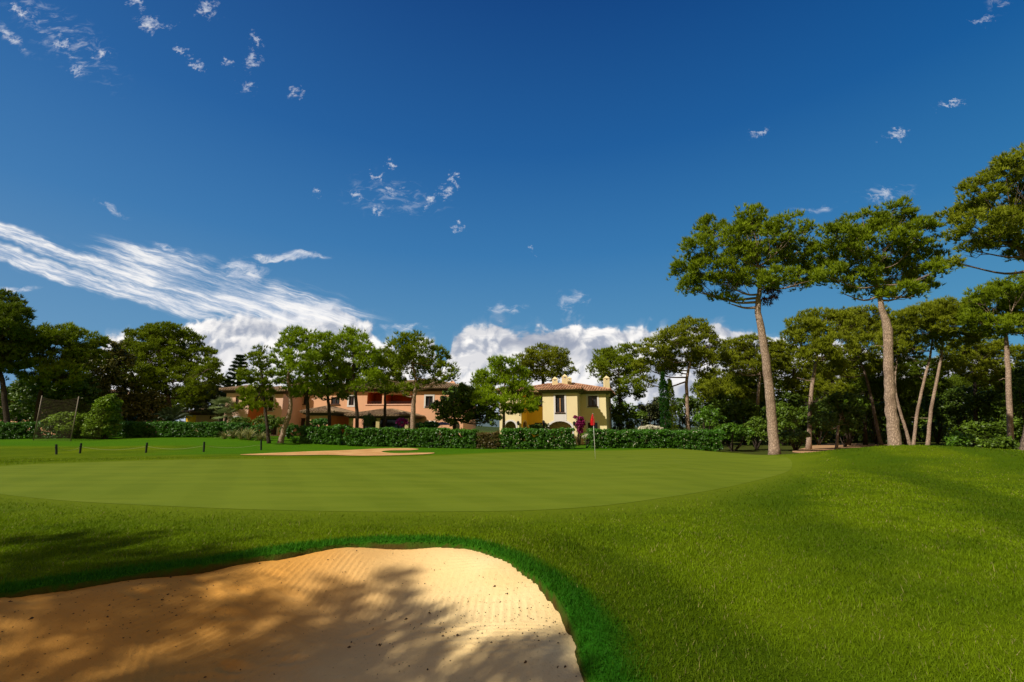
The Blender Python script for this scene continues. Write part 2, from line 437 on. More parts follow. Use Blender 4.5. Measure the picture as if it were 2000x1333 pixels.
def axis(segs):
    out = [segs[0][0]]
    for a, b, h in segs:
        n = max(1, int(round((b - a) / h))); out += list(np.linspace(a, b, n + 1)[1:])
    return np.array(out)
X = axis([(-1500,-300,200),(-300,-90,30),(-90,-40,4),(-40,-9,.8),(-9,5,.055),(5,40,.5),(40,90,4),(90,300,30),(300,1500,200)])
Yg = axis([(-300,-40,40),(-40,0,5),(0,8.5,.055),(8.5,40,.4),(40,70,2),(70,300,12),(300,1800,150)])
XX, YY = np.meshgrid(X, Yg); xf, yf = XX.ravel(), YY.ravel()
sd = np.full(len(xf), 50.); nearm = (abs(xf) < 40) & (yf > -2) & (yf < 60)
sd[nearm] = poly_sd(BUNKER, xf[nearm], yf[nearm])
sg = np.full(len(xf), 50.); sg[nearm] = poly_sd(GREEN, xf[nearm], yf[nearm])
Z = terrain(xf, yf)
Z = Z - .34 * sstep(-sd, .015, .09) - .5 * sstep(-sd, .1, .8) + .03 * np.exp(-((sd - .15) / .25) ** 2)
nx, ny = len(X), len(Yg)
ii = np.arange(nx * ny).reshape(ny, nx); quads = np.stack([ii[:-1,:-1], ii[:-1,1:], ii[1:,1:], ii[1:,:-1]], -1).reshape(-1, 4)

def lawn_mat():
    m, t, b, o = material('lawn_grass')
    p = t.pos(); q = t.sep(p); sdv = t.attr('sd'); sgv = t.attr('sg')
    n1 = t.noise(p, .55, 5, .6); n2 = t.noise(p, 4., 5, .65); n3 = t.noise(p, 45., 3, .7); n4 = t.noise(t.xyz(q[0], t.m('MULTIPLY', q[1], 2.4), 0.), .16, 3)
    c = t.mix(t.step(n1, .3, .7), (.078, .128, .002), (.120, .168, .003))
    c = t.mix(t.m('MULTIPLY', t.step(n4, .5, .62), .5), c, (.055, .105, .003))
    # mown bands running over the right hand slope
    lane = t.m('ADD', t.m('MULTIPLY', q[0], .62), t.m('MULTIPLY', q[1], -.33)); wob = t.m('MULTIPLY', t.noise(p, .25, 2), 1.6)
    bands = t.m('SINE', t.m('MULTIPLY', t.m('ADD', lane, wob), 2.1))
    rightm = t.step(q[0], 1.5, 6.)
    c = t.mix(t.m('MULTIPLY', t.m('MULTIPLY', t.step(bands, -.5, .7), .62), rightm), c, (.050, .105, .002))
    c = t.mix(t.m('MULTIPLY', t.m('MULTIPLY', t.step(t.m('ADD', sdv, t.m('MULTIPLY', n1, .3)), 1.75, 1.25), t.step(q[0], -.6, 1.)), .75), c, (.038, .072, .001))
    # lush fringe round the sand
    wid = t.m('ADD', .10, t.m('MULTIPLY', n1, .30))
    fr = t.m('SUBTRACT', 1., t.step(t.m('ADD', sdv, t.m('MULTIPLY', n2, .12)), wid, t.m('ADD', wid, .22)))
    c = t.mix(t.m('MULTIPLY', fr, .85), c, (.016, .125, .005))
    # back strip of lush rough and the woodland floor
    back = t.m('MULTIPLY', t.step(q[1], 27., 31.), t.m('SUBTRACT', 1., t.step(q[1], 50., 58.)))
    back = t.m('MULTIPLY', back, t.step(t.m('ADD', q[0], t.m('MULTIPLY', n1, 6.)), -24., -17.))
    back = t.m('MAXIMUM', back, t.m('MULTIPLY', t.step(q[1], 35., 37.), t.m('SUBTRACT', 1., t.step(q[1], 60., 65.))))
    c = t.mix(t.m('MULTIPLY', back, .8), c, t.mix(n2, (.035, .12, .003), (.065, .19, .004)))
    w = t.m('MULTIPLY', t.step(q[0], 14.5, 17.), t.step(t.m('ADD', q[1], t.m('MULTIPLY', n2, 3.)), 30.5, 34.))
    wc = t.mix(t.step(n2, .35, .65), (.07, .055, .022), (.05, .085, .006))
    c = t.mix(w, c, wc)
    c = t.mix(t.step(q[1], 100., 180.), c, (.045, .065, .02))
    # soil just under the lip
    c = t.mix(t.m('SUBTRACT', 1., t.step(sdv, -.05, .012)), c, (.09, .045, .015))
    c = t.mix(t.m('MULTIPLY', t.step(n3, .35, .7), .35), c, t.mix(.5, c, (.02, .04, .001)))
    # collar of the green
    col = t.m('SUBTRACT', 1., t.step(t.m('ADD', sgv, t.m('MULTIPLY', n2, .9)), .2, 2.4)); c = t.mix(col, c, t.mix(n2, (.108, .156, .005), (.142, .188, .009)))
    t.put(b.inputs['Base Color'], c); b.inputs['Roughness'].default_value = .9; b.inputs['Specular IOR Level'].default_value = .03
    h = t.m('ADD', t.m('MULTIPLY', n3, .6), n2)
    t.put(b.inputs['Normal'], t.bump(h, .9, .05)); return m
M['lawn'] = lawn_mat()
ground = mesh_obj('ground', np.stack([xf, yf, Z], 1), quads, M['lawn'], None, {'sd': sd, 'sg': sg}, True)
tag(ground, 'mown golf lawn rolling up to a mound on the right', 'lawn', kind='structure')

def sheet(name, poly, mat, lift, rings=14, zf=None):
    c = poly.mean(0); n = len(poly); V = [(*c, float(terrain(*c)) + lift)]
    vs = []
    for k in range(1, rings + 1):
        f = k / rings; r = c + (poly - c) * f
        vs.append(np.column_stack([r, terrain(r[:, 0], r[:, 1]) + lift]))
    V = np.vstack([V] + vs); Fq = []
    for k in range(rings - 1):
        for i in range(n):
            a = 1 + k*n + i; b_ = 1 + k*n + (i+1) % n; Fq.append((a, a + n, b_ + n, b_))
    Ft = [(0, 1 + i, 1 + (i+1) % n) for i in range(n)]
    me = bpy.data.meshes.new(name); me.from_pydata([tuple(v) for v in V], [], Fq + Ft); me.update()
    me.polygons.foreach_set('use_smooth', np.ones(len(me.polygons), bool)); me.materials.append(mat)
    o = bpy.data.objects.new(name, me); C.objects.link(o); return o
def cdt_sheet(name, poly, mat, lift, h=.5):
    from mathutils.geometry import delaunay_2d_cdt
    x0, y0 = poly.min(0); x1, y1 = poly.max(0)
    gx, gy = np.meshgrid(np.arange(x0, x1, h), np.arange(y0, y1, h)); g = np.column_stack([gx.ravel(), gy.ravel()])
    g = g[poly_sd(poly, g[:, 0], g[:, 1]) < -h * .4]
    vs = [Vector(p) for p in poly] + [Vector(p) for p in g]; n = len(poly)
    r = delaunay_2d_cdt(vs, [], [list(range(n))], 1, 1e-5)
    V = [(v.x, v.y, float(terrain(v.x, v.y)) + lift) for v in r[0]]
    me = bpy.data.meshes.new(name); me.from_pydata(V, [], [f for f in r[2]]); me.update()
    me.polygons.foreach_set('use_smooth', np.ones(len(me.polygons), bool)); me.materials.append(mat)
    o = bpy.data.objects.new(name, me); C.objects.link(o); return o

def green_mat():
    m, t, b, o = material('putting_green_turf')
    p = t.pos(); q = t.sep(p)
    st = t.noise(t.xyz(t.m('MULTIPLY', q[0], .25), t.m('MULTIPLY', q[1], 1.1), 0.), 1., 5, .6); n = t.noise(p, 2.2, 6, .7); f = t.noise(p, 60., 2)
    c = t.mix(t.step(st, .3, .7), (.100, .148, .004), (.148, .192, .010)); c = t.mix(t.m('MULTIPLY', n, .5), c, (.118, .152, .008)); mow = t.m('SINE', t.m('MULTIPLY', t.m('ADD', t.m('ADD', q[0], t.m('MULTIPLY', q[1], .55)), t.noise(p, .3, 2)), 3.1)); c = t.mix(t.m('MULTIPLY', t.step(mow, -.4, .4), .22), c, (.155, .205, .012))
    t.put(b.inputs['Base Color'], c); b.inputs['Roughness'].default_value = .85; b.inputs['Specular IOR Level'].default_value = .08
    t.put(b.inputs['Normal'], t.bump(t.m('ADD', n, t.m('MULTIPLY', f, .3)), .5, .02)); return m
M['green'] = green_mat()
g = cdt_sheet('putting_green', GREEN, M['green'], .005, .6)
tag(g, 'smooth oval putting green around the flagstick', 'putting green', kind='structure')

def sand_mat(name, far=False):
    m, t, b, o = material(name)
    p = t.pos(); q = t.sep(p)
    n = t.noise(p, .8, 5, .6); f = t.noise(p, 70., 3, .7); sp = t.noise(p, 26., 2, .6)
    a, bb = ((.52, .27, .10), (.66, .40, .17)) if far else ((.88, .63, .29), (.96, .75, .39))
    c = t.mix(t.step(n, .35, .7), a, bb)
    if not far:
        damp_shade = t.m('MULTIPLY', t.step(t.m('ADD', t.m('MULTIPLY', q[0], -1.), t.m('MULTIPLY', n, 2.2)), 1.3, 4.0), .9)  # brown of the tree shade painted over damp sand towards the left
        c = t.mix(damp_shade, c, (.66, .29, .035))
    c = t.mix(t.m('MULTIPLY', t.step(sp, .63, .72), .35), c, (.30, .16, .06))
    c = t.mix(t.m('MULTIPLY', f, .25), c, (.45, .28, .12))
    t.put(b.inputs['Base Color'], c); b.inputs['Roughness'].default_value = .95; b.inputs['Specular IOR Level'].default_value = .05
    t.put(b.inputs['Normal'], t.bump(t.m('ADD', f, t.m('MULTIPLY', t.noise(p, 18., 4), 1.2)), .55, .012)); return m
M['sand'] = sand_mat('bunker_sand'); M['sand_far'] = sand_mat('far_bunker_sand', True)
# near bunker: fine grid with rake furrows and footprints
h = .025; gx = np.arange(-8, 1.2, h); gy = np.arange(.3, 7.0, h)
SX, SY = np.meshgrid(gx, gy); sx, sy = SX.ravel(), SY.ravel(); s2 = poly_sd(BUNKER, sx, sy)
def sand_z(x, y, s):
    z = -.05 - .30 * sstep(-s, .0, 1.7)
    wob = .35*np.sin(x*.9+1.3) + .25*np.sin(y*1.3+x*.6) + .1*np.sin(x*3.1-y*2.2)
    z = z + .022*np.sin(x*1.7+wob*3)*np.cos(y*2.1) + .012*np.sin(x*4.3+y*3.7)
    a = .0066 * sstep(-s, .05, .3)
    # raked lanes: strips whose furrows run in slightly different directions
    lane = np.floor((x*.35 + y*1.0 + wob*.25) / .62); ang = .35 + .9*np.sin(lane*2.3)
    z = z + a*np.sin((x*np.cos(ang) + y*np.sin(ang))*2*np.pi/.072) * (.35 + .65*(np.sin(x*1.1+y*.7+lane*1.7) > -.1))
    return z
zz = sand_z(sx, sy, s2)
rs = np.random.default_rng(3)
for k in range(22):                                   # footprints and dents towards the left edge
    fx, fy = rs.uniform(-6, -1.2), 0; e = rs.uniform(.25, 1.5); j = rs.integers(0, len(BUNKER)); fy = rs.uniform(3.2, 5.6)
    an = rs.uniform(-.6, .6); dx, dy = sx-fx, sy-fy; u_, v_ = dx*np.cos(an)+dy*np.sin(an), -dx*np.sin(an)+dy*np.cos(an)
    r2 = (u_/.13)**2 + (v_/.06)**2; zz -= .014*np.exp(-r2) - .006*np.exp(-((np.sqrt(r2)-1.7)/.5)**2)
zz += .012 * np.interp(rs.random(len(sx)), [0, 1], [-.15, .15])
gi = np.arange(len(sx)).reshape(SX.shape); qd = np.stack([gi[:-1,:-1], gi[:-1,1:], gi[1:,1:], gi[1:,:-1]], -1).reshape(-1, 4)
keep = s2[qd].min(1) < .02; qd = qd[keep]; used, inv = np.unique(qd, return_inverse=True)
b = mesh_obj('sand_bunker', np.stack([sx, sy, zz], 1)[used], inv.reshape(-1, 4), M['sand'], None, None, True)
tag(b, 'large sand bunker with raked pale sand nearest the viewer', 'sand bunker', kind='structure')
b = cdt_sheet('far_sand_bunker', FARB, M['sand_far'], .03, .4)
tag(b, 'thin orange sand bunker beyond the green with a grass tongue', 'sand bunker', kind='structure')
M['path'] = simple('sandy_path_earth', (.42, .25, .13), .95, .25, 2, .05)
b = cdt_sheet('path', PATH, M['path'], .03, .5); tag(b, 'sandy path entering the pine wood', 'path', kind='structure')

# specks of bark and needles on the sand
rs = np.random.default_rng(11); mb = MB()
cl = [G(980, 1140), G(1010, 1190), G(900, 1170), G(1060, 1200), G(380, 1130), G(300, 1150), G(120, 1190)]
for k in range(900):
    if rs.random() < .6:
        c_ = cl[rs.integers(len(cl))] + rs.normal(size=2) * np.array([.45, .22])
    else: c_ = np.array([rs.uniform(-5.5, .6), rs.uniform(3, 6.4)])
    s_ = float(poly_sd(BUNKER, [c_[0]], [c_[1]])[0])
    if s_ > -.06: continue
    z_ = float(sand_z(np.array(c_[0]), np.array(c_[1]), np.array(s_))); r = rs.uniform(.002, .0065) * (2. if rs.random() < .06 else 1)
    a = rs.uniform(0, 6.28); ca, sa = math.cos(a) * r, math.sin(a) * r
    mb.add([(c_[0]+ca*1.8, c_[1]+sa*1.8, z_), (c_[0]-sa, c_[1]+ca, z_), (c_[0]-ca*1.8, c_[1]-sa*1.8, z_), (c_[0]+sa, c_[1]-ca, z_), (c_[0], c_[1], z_+r*1.2)],
           [(0,1,4),(1,2,4),(2,3,4),(3,0,4)])
o = mb.build('debris', simple('bark_debris', (.07, .04, .02), .9)); tag(o, 'dark specks of bark and needles scattered on the bunker sand', 'debris', kind='stuff')

# grass blades of the foreground
def grass_blades():
    rng = np.random.default_rng(21); VV = []; TT = []; LU = []; DR = []
    for (y0, y1, n, ln, wd) in [(2.6,4.2,70000,.042,.0034),(4.2,6.,95000,.042,.0045),(6.,8.5,110000,.042,.0062),(8.5,12.,90000,.042,.009),(12.,18.,70000,.045,.013),(18.,26.,40000,.05,.018)]:
        y = rng.uniform(y0, y1, n); x = rng.uniform(-1.2, 1.2, n) * y + rng.uniform(-.2, .2, n)
        k = (x > -1.18*y) & (x < 1.2*y); x, y = x[k], y[k]
        s = poly_sd(BUNKER, x, y); gsd = poly_sd(GREEN, x, y)
        k = (s > rng.uniform(-.035, .01, len(x))) & (gsd > rng.uniform(.15, 2.6, len(x))); x, y, s = x[k], y[k], s[k]
        z = terrain(x, y) + .03*np.exp(-((s-.15)/.25)**2) - .005
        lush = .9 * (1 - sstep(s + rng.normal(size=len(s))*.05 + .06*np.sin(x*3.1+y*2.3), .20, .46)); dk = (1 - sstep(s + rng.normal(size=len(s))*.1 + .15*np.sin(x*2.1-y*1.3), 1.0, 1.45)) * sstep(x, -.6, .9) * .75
        l = ln * rng.uniform(.5, 1.2, len(x)) * (1 + .35*lush) * (1 + 1.1*(rng.random(len(x)) < .03)) * (.75 + .5*(np.sin(x*2.7+y*1.9)*np.sin(y*3.3-x*1.1)*.5+.5))
        d = unit(np.column_stack([rng.normal(size=(len(x), 2))*.55, np.ones(len(x))]))
        a = rng.uniform(0, math.pi, len(x)); side = np.column_stack([np.cos(a), np.sin(a), np.zeros(len(x))]) * wd
        b0 = np.column_stack([x, y, z])
        V = np.stack([b0 - side, b0 + side, b0 + d * l[:, None]], 1)
        VV.append(V.reshape(-1, 3)); TT.append(np.repeat(rng.uniform(0, .8, len(x)) - 1.0*dk, 3) + np.tile([0, 0, .2], len(x))); LU.append(np.repeat(lush, 3)); DR.append(np.repeat((rng.random(len(x)) < .035).astype(float), 3))
    V = np.concatenate(VV); return V, np.arange(len(V)).reshape(-1, 3), np.concatenate(TT), np.concatenate(LU), np.concatenate(DR)
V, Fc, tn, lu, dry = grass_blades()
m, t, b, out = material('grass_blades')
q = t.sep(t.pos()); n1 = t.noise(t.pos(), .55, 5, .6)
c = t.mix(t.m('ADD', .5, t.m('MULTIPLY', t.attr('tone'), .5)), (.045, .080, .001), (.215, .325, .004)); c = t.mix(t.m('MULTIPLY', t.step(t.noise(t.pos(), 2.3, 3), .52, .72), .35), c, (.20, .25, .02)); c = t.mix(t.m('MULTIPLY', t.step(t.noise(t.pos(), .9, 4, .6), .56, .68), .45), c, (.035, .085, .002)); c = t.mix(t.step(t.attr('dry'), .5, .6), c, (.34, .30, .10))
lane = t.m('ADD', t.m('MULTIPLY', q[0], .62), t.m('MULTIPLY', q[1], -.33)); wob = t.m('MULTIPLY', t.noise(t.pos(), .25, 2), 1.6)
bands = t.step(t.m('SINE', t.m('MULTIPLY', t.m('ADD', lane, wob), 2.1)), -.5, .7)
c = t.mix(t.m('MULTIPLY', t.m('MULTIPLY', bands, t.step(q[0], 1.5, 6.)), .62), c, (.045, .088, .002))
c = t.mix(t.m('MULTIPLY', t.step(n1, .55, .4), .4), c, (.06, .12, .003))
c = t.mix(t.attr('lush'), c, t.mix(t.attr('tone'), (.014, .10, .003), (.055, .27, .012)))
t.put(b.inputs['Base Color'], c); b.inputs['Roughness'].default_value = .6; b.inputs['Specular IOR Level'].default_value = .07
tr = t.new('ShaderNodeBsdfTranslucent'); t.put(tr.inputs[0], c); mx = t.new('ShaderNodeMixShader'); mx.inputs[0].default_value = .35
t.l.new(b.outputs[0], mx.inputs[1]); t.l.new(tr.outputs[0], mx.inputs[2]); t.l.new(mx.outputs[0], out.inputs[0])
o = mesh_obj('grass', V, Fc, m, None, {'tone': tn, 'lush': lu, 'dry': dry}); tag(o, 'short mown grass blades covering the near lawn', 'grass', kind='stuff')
#PART2
# ------------------------------------------------------------------ buildings
def hit(O, d, px):
    k = (px - 1000.) / F / (CP + .15 * SP)
    return (k * O[1] - O[0]) / (d[0] - k * d[1])
class Plane:
    """an upright wall plane: origin O (x,y), direction d along the wall, seen side n"""
    def __init__(s, O, d): s.O = np.array(O, float); s.d = np.array(d, float); s.n = np.array([s.d[1], -s.d[0]])
    def uz(s, px, py):
        r = ray(px, py); t = (s.O @ s.n) / (r[:2] @ s.n); p = r * t
        return (p[:2] - s.O) @ s.d, p[2] + EYE
    def w(s, u, z, out=0.): 
        p = s.O + s.d * u + s.n * out; return (p[0], p[1], z)
    def rect(s, px0, px1, py0, py1, arch=0., pad=0.):
        a = s.uz(px0, py1); b = s.uz(px1, py0); return dict(u0=a[0]-pad, u1=b[0]+pad, z0=a[1]-pad, z1=b[1]+pad, arch=arch)
def loop_of(o, grow=0., n=10):
    u0, u1, z0, z1 = o['u0']-grow, o['u1']+grow, o['z0'], o['z1']+grow
    if not o['arch']: return [(u0, z0 - grow), (u1, z0 - grow), (u1, z1), (u0, z1)]
    r = o['arch']; zs = z1 - r; c = (u0+u1)/2; hw = (u1-u0)/2
    return [(u0, z0), (u1, z0)] + [(c + hw*math.cos(math.pi*k/n), zs + r*math.sin(math.pi*k/n)) for k in range(n+1)]
def wall_geo(mb, pl, L, z0, z1, ops=(), th=.22):
    bm = bmesh.new()
    def ring(pts):
        vs = [bm.verts.new((u, z, 0)) for u, z in pts]
        return [bm.edges.new((vs[i], vs[(i+1) % len(vs)])) for i in range(len(vs))]
    es = ring([(0, z0), (L, z0), (L, z1), (0, z1)]); loops = [loop_of(o) for o in ops]
    for lp in loops: es += ring(lp)
    bmesh.ops.triangle_fill(bm, use_beauty=True, edges=es)
    bm.verts.index_update(); vs = [pl.w(v.co.x, v.co.y) for v in bm.verts]
    fs = [[v.index for v in f.verts] for f in bm.faces]
    A = pl.n
    out = []
    for f in fs:
        p = [Vector(vs[i]) for i in f]; nn = (p[1]-p[0]).cross(p[2]-p[0]); out.append(f if nn.x*A[0]+nn.y*A[1] > 0 else f[::-1])
    mb.add(vs, out); bm.free()
    for lp in loops:
        n = len(lp); mb.add([pl.w(u, z) for u, z in lp] + [pl.w(u, z, -th) for u, z in lp], [(i, (i+1) % n, n+(i+1) % n, n+i) for i in range(n)])
def loc_mb(mb, root): 
    l = root.location; mb.v = [(x-l.x, y-l.y, z-l.z) for x, y, z in mb.v]; return mb
def strip_box(mb, pl, u0, u1, z0, z1, o0, o1):
    vs = [pl.w(u0,z0,o0),pl.w(u1,z0,o0),pl.w(u1,z0,o1),pl.w(u0,z0,o1),pl.w(u0,z1,o0),pl.w(u1,z1,o0),pl.w(u1,z1,o1),pl.w(u0,z1,o1)]
    mb.add(vs, [(0,1,2,3),(4,7,6,5),(0,4,5,1),(1,5,6,2),(2,6,7,3),(3,7,4,0)])
def window(root, pl, o, frame='frame_wood', mull=1, surround=None, sw=.16, sill=True, rails=0, name='window', below=0.):
    mb = MB(); f = .075; D = -.13
    u0, u1, z0, z1 = o['u0'], o['u1'], o['z0'], o['z1']
    if not o['arch']:
        strip_box(mb, pl, u0, u0+f, z0, z1, D, D+.07); strip_box(mb, pl, u1-f, u1, z0, z1, D, D+.07)
        strip_box(mb, pl, u0+f, u1-f, z0, z0+f, D, D+.068); strip_box(mb, pl, u0+f, u1-f, z1-f, z1, D, D+.068)
        for k in range(mull):
            c = u0 + (u1-u0)*(k+1)/(mull+1); strip_box(mb, pl, c-.045, c+.045, z0+f, z1-f, D, D+.06)
        for k in range(rails):
            c = z0 + (z1-z0)*(k+1)/(rails+1); strip_box(mb, pl, u0+f, u1-f, c-.02, c+.02, D, D+.05)
    else:
        lp = loop_of(o); li = loop_of(o, -f); n = len(lp)
        mb.add([pl.w(u, z, D+.06) for u, z in lp] + [pl.w(u, z, D+.06) for u, z in li], [(i, (i+1) % n, n+(i+1) % n, n+i) for i in range(n)])
        c = (u0+u1)/2; strip_box(mb, pl, c-.04, c+.04, z0, z1-f, D, D+.055)
    w = loc_mb(mb, root).build(name, M[frame], root)
    lp = loop_of(o); g = MB().add([pl.w(u, z, D-.01) for u, z in lp], [tuple(range(len(lp)))]); loc_mb(g, root).build('pane', M['glass'], w)
    if surround:
        s = MB(); big = dict(o); lo = loop_of(big, sw); n = len(lp)
        if o['arch']: lo = [(u, z) for u, z in lo]
        front = .03; k = n
        vs = [pl.w(u, z, front) for u, z in lp] + [pl.w(u, z, front) for u, z in lo] + [pl.w(u, z, 0) for u, z in lo] + [pl.w(u, z, -.05) for u, z in lp]
        fs = []
        for i in range(n):
            j = (i+1) % n
            if o['arch'] and i == 0: continue
            fs += [(i, j, n+j, n+i), (n+i, n+j, 2*n+j, 2*n+i), (3*n+i, 3*n+j, j, i)]
        s.add(vs, fs)
        if below: strip_box(s, pl, u0-sw, u1+sw, z0-sw-below, z0-sw-.002, 0., .028)
        loc_mb(s, root).build('surround', M[surround], w)
    if sill:
        s = MB(); strip_box(s, pl, u0-.08, u1+.08, z0-.10, z0-.01, -.10, .10); loc_mb(s, root).build('sill', M['frame_wood'], w)
    return w
def arch_trim(root, pl, o, sw=.17, mat='white_trim'):
    lp = loop_of(o); lo = loop_of(o, sw); n = len(lp); s = MB(); fs = []
    vs = [pl.w(u, z, .03) for u, z in lp] + [pl.w(u, z, .03) for u, z in lo] + [pl.w(u, z, 0) for u, z in lo] + [pl.w(u, z, -.05) for u, z in lp]
    for i in range(1, n):
        j = (i+1) % n; fs += [(i, j, n+j, n+i), (n+i, n+j, 2*n+j, 2*n+i), (3*n+i, 3*n+j, j, i)]
    s.add(vs, fs); loc_mb(s, root).build('arch_trim', M[mat], root)
def hip_roof(root, O, d, L, W, z, oh=.6, tan=.27, mat='tile', soffit='soffit', name='roof', corn=.32):
    """O,d: front wall line; W depth behind it"""
    O = np.array(O, float); d = np.array(d, float); inn = np.array([-d[1], d[0]])
    c = [O - d*oh - inn*oh, O + d*(L+oh) - inn*oh, O + d*(L+oh) + inn*(W+oh), O - d*oh + inn*(W+oh)]
    LL, WW = L + 2*oh, W + 2*oh; hh = min(LL, WW) / 2; mb = MB(); rng = random.Random(int(L*100))
    tk = .10
    for k in range(4):
        A, B = c[k], c[(k+1) % 4]; e = (B-A); Ln = np.linalg.norm(e); e = e/Ln; n_ = np.array([-e[1], e[0]])
        def pt(s, r, up=0.): p = A + e*s + n_*r; return (p[0], p[1], z + tk + r*tan + up)
        r = min(hh, Ln/2)
        mb.add([pt(0,0), pt(Ln,0), pt(Ln-r,r), pt(r,r)], [(0,1,2,3)])
        mb.add([pt(0,0), pt(Ln,0), pt(Ln,0,-tk), pt(0,0,-tk)], [(0,3,2,1)])
        s = .12
        while s < Ln - .1:
            run = min(s, Ln-s, hh) ; R = .10
            m_ = max(1, int(run/.45)); vs = []; fs = []
            for q in range(m_+1):
                for a in range(5):
                    an = math.pi*a/4; lift = R*math.sin(an)*(1. if q % 2 else 1.) + .004
                    vs.append(pt(s + R*math.cos(an), -.05 + (run+.03)*q/m_, lift + rng.uniform(0, .012)))
            for q in range(m_):
                for a in range(4): fs.append((q*5+a, q*5+a+1, (q+1)*5+a+1, (q+1)*5+a))
            fs.append((0,1,2,3,4)); mb.add(vs, fs); s += .30
    # ridge and hips
    mx = lambda k: c[k]
    if LL >= WW:
        r0 = c[0] + (d+inn)*hh; r1 = c[1] + (-d+inn)*hh; ends = [(0, r0), (3, r0), (1, r1), (2, r1)]
    else:
        r0 = c[0] + (d+inn)*hh; r1 = c[3] + (d-inn)*hh; ends = [(0, r0), (1, r0), (3, r1), (2, r1)]
    zr = z + tk + hh*tan + .06
    if np.linalg.norm(r1-r0) > .05: mb.tube([(*r0, zr), (*r1, zr)], .12, 6)
    for k, rr in ends: mb.tube([(*c[k], z + tk + .03), (*rr, zr)], .10, 6)
    ro = loc_mb(mb, root).build(name, M[mat], root)
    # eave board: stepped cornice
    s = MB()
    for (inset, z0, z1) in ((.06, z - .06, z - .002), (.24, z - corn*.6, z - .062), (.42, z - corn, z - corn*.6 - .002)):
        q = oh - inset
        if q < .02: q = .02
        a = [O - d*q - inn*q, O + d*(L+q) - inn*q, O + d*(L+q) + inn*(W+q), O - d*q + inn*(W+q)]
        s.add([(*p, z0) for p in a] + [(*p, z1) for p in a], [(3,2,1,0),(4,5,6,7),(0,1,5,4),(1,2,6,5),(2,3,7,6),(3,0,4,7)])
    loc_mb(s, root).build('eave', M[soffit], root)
    return ro
def chimney(root, x, y, z0, z1, w, mat, cap=True):
    mb = MB(); h = w/2; zc = z1 - .45*w*2
    mb.box(x-h, x+h, y-h, y+h, z0, zc)
    # four arched legs and a pointed cap
    for sx_ in (-1, 1):
        for sy_ in (-1, 1): mb.box(x+sx_*h*.62-h*.36, x+sx_*h*.62+h*.36, y+sy_*h*.62-h*.36, y+sy_*h*.62+h*.36, zc, zc+.3*w)
    mb.box(x-h*1.05, x+h*1.05, y-h*1.05, y+h*1.05, zc+.3*w, zc+.42*w)
    mb.add([(x-h, y-h, zc+.42*w), (x+h, y-h, zc+.42*w), (x+h, y+h, zc+.42*w), (x-h, y+h, zc+.42*w), (x, y, z1)], [(0,1,4),(1,2,4),(2,3,4),(3,0,4)])
    return loc_mb(mb, root).build('chimney', M[mat], root)
def side_of(pl, L): return Plane(pl.O + pl.d*L, -pl.n)            # the wall turning back from the right hand end
def wall_lantern(root, pl, px, py, Yn=None):
    u, z = pl.uz(px, py); mb = MB()
    p = pl.w(u, z, .22); mb.lathe([(.05, z-.22), (.11, z-.14), (.15, z+.14), (.02, z+.26)], 8, (p[0], p[1])); a = pl.w(u, z+.05, 0); b_ = pl.w(u, z+.2, .22)
    mb.tube([a, b_], .02, 5); loc_mb(mb, root).build('lantern', M['iron'], root)
M['iron'] = simple('black_iron', (.02, .02, .022), .5, .1, 8, .4)

# ---- yellow house
th_ = math.radians(-16); d = np.array([math.cos(th_), math.sin(th_)]); inn = np.array([-d[1], d[0]])
Yb = 49.5; B0 = P(1060, 800, Yb)[:2]; bayL = hit(B0, d, 1128); DEP = 2.6
yh = empty('yellow_house', (B0[0], B0[1], 0), 'pale yellow two-storey house with tiled hip roof behind the hedge', 'house')
front = Plane(B0, d); zt = front.uz(1090, 762)[1]; zb = -.4
mainO = B0 + inn*DEP; main = Plane(mainO, d); Lr = hit(mainO, d, 1184)
lbL0 = hit(B0, d, 1018); lbL1 = hit(B0, d, 976); lb = Plane(B0 + d*lbL1, d); lbLen = lbL0 - lbL1
mb = MB()
w_bay = front.rect(1085.2, 1102.2, 771.5, 806.3); a_bay = front.rect(1071, 1117.5, 823, 864, arch=.85); a_bay['z0'] = .05
wall_geo(mb, front, bayL, zb, zt, [w_bay, a_bay], .3)
bs = side_of(front, bayL); wall_geo(mb, bs, DEP, zb, zt)
wall_geo(mb, Plane(B0 + inn*DEP, -inn), DEP, zb, zt)                                     # left flank of the bay
mr = Plane(mainO + d*bayL, d); LrR = Lr - bayL
w_r = mr.rect(1149, 1166, 773.5, 794); w_r2 = mr.rect(1149, 1167, 826, 858); w_r2['z0'] = .1
wall_geo(mb, mr, LrR, zb, zt, [w_r, w_r2])
rs_ = side_of(mr, LrR); w_s = dict(u0=4.6, u1=5.6, z0=w_r['z0'], z1=w_r['z1'], arch=0)
wall_geo(mb, rs_, 8, zb, zt, [w_s])
a_lb = lb.rect(986, 1008, 823, 864, arch=.7); a_lb['z0'] = .05
wall_geo(mb, lb, lbLen, zb, zt, [a_lb], .3)
wall_geo(mb, Plane(lb.O + inn*11, -inn), 11, zb, zt)
wall_geo(mb, Plane(mr.O + d*LrR + inn*8, -d), LrR + bayL - lbL1, zb, zt)
loc_mb(mb, yh).build('wall', M['yellow'], yh)
# deeper yellow recess between the two front blocks
mb = MB(); rc = Plane(mainO + d*lbL0, d); rcL = -lbL0
w_c = rc.rect(1044.5, 1059.5, 774, 793); w_c2 = rc.rect(1044, 1059, 826, 845)
wall_geo(mb, rc, rcL, zb, zt, [w_c, w_c2]); ls = side_of(lb, lbLen); dr = ls.rect(1021.5, 1028.5, 823, 862, arch=.45); dr['z0'] = .05
wall_geo(mb, ls, DEP, zb, zt, [dr]); o = loc_mb(mb, yh).build('recessed_wall', M['deep_yellow'], yh); o['label'] = 'deep golden yellow recessed wall'
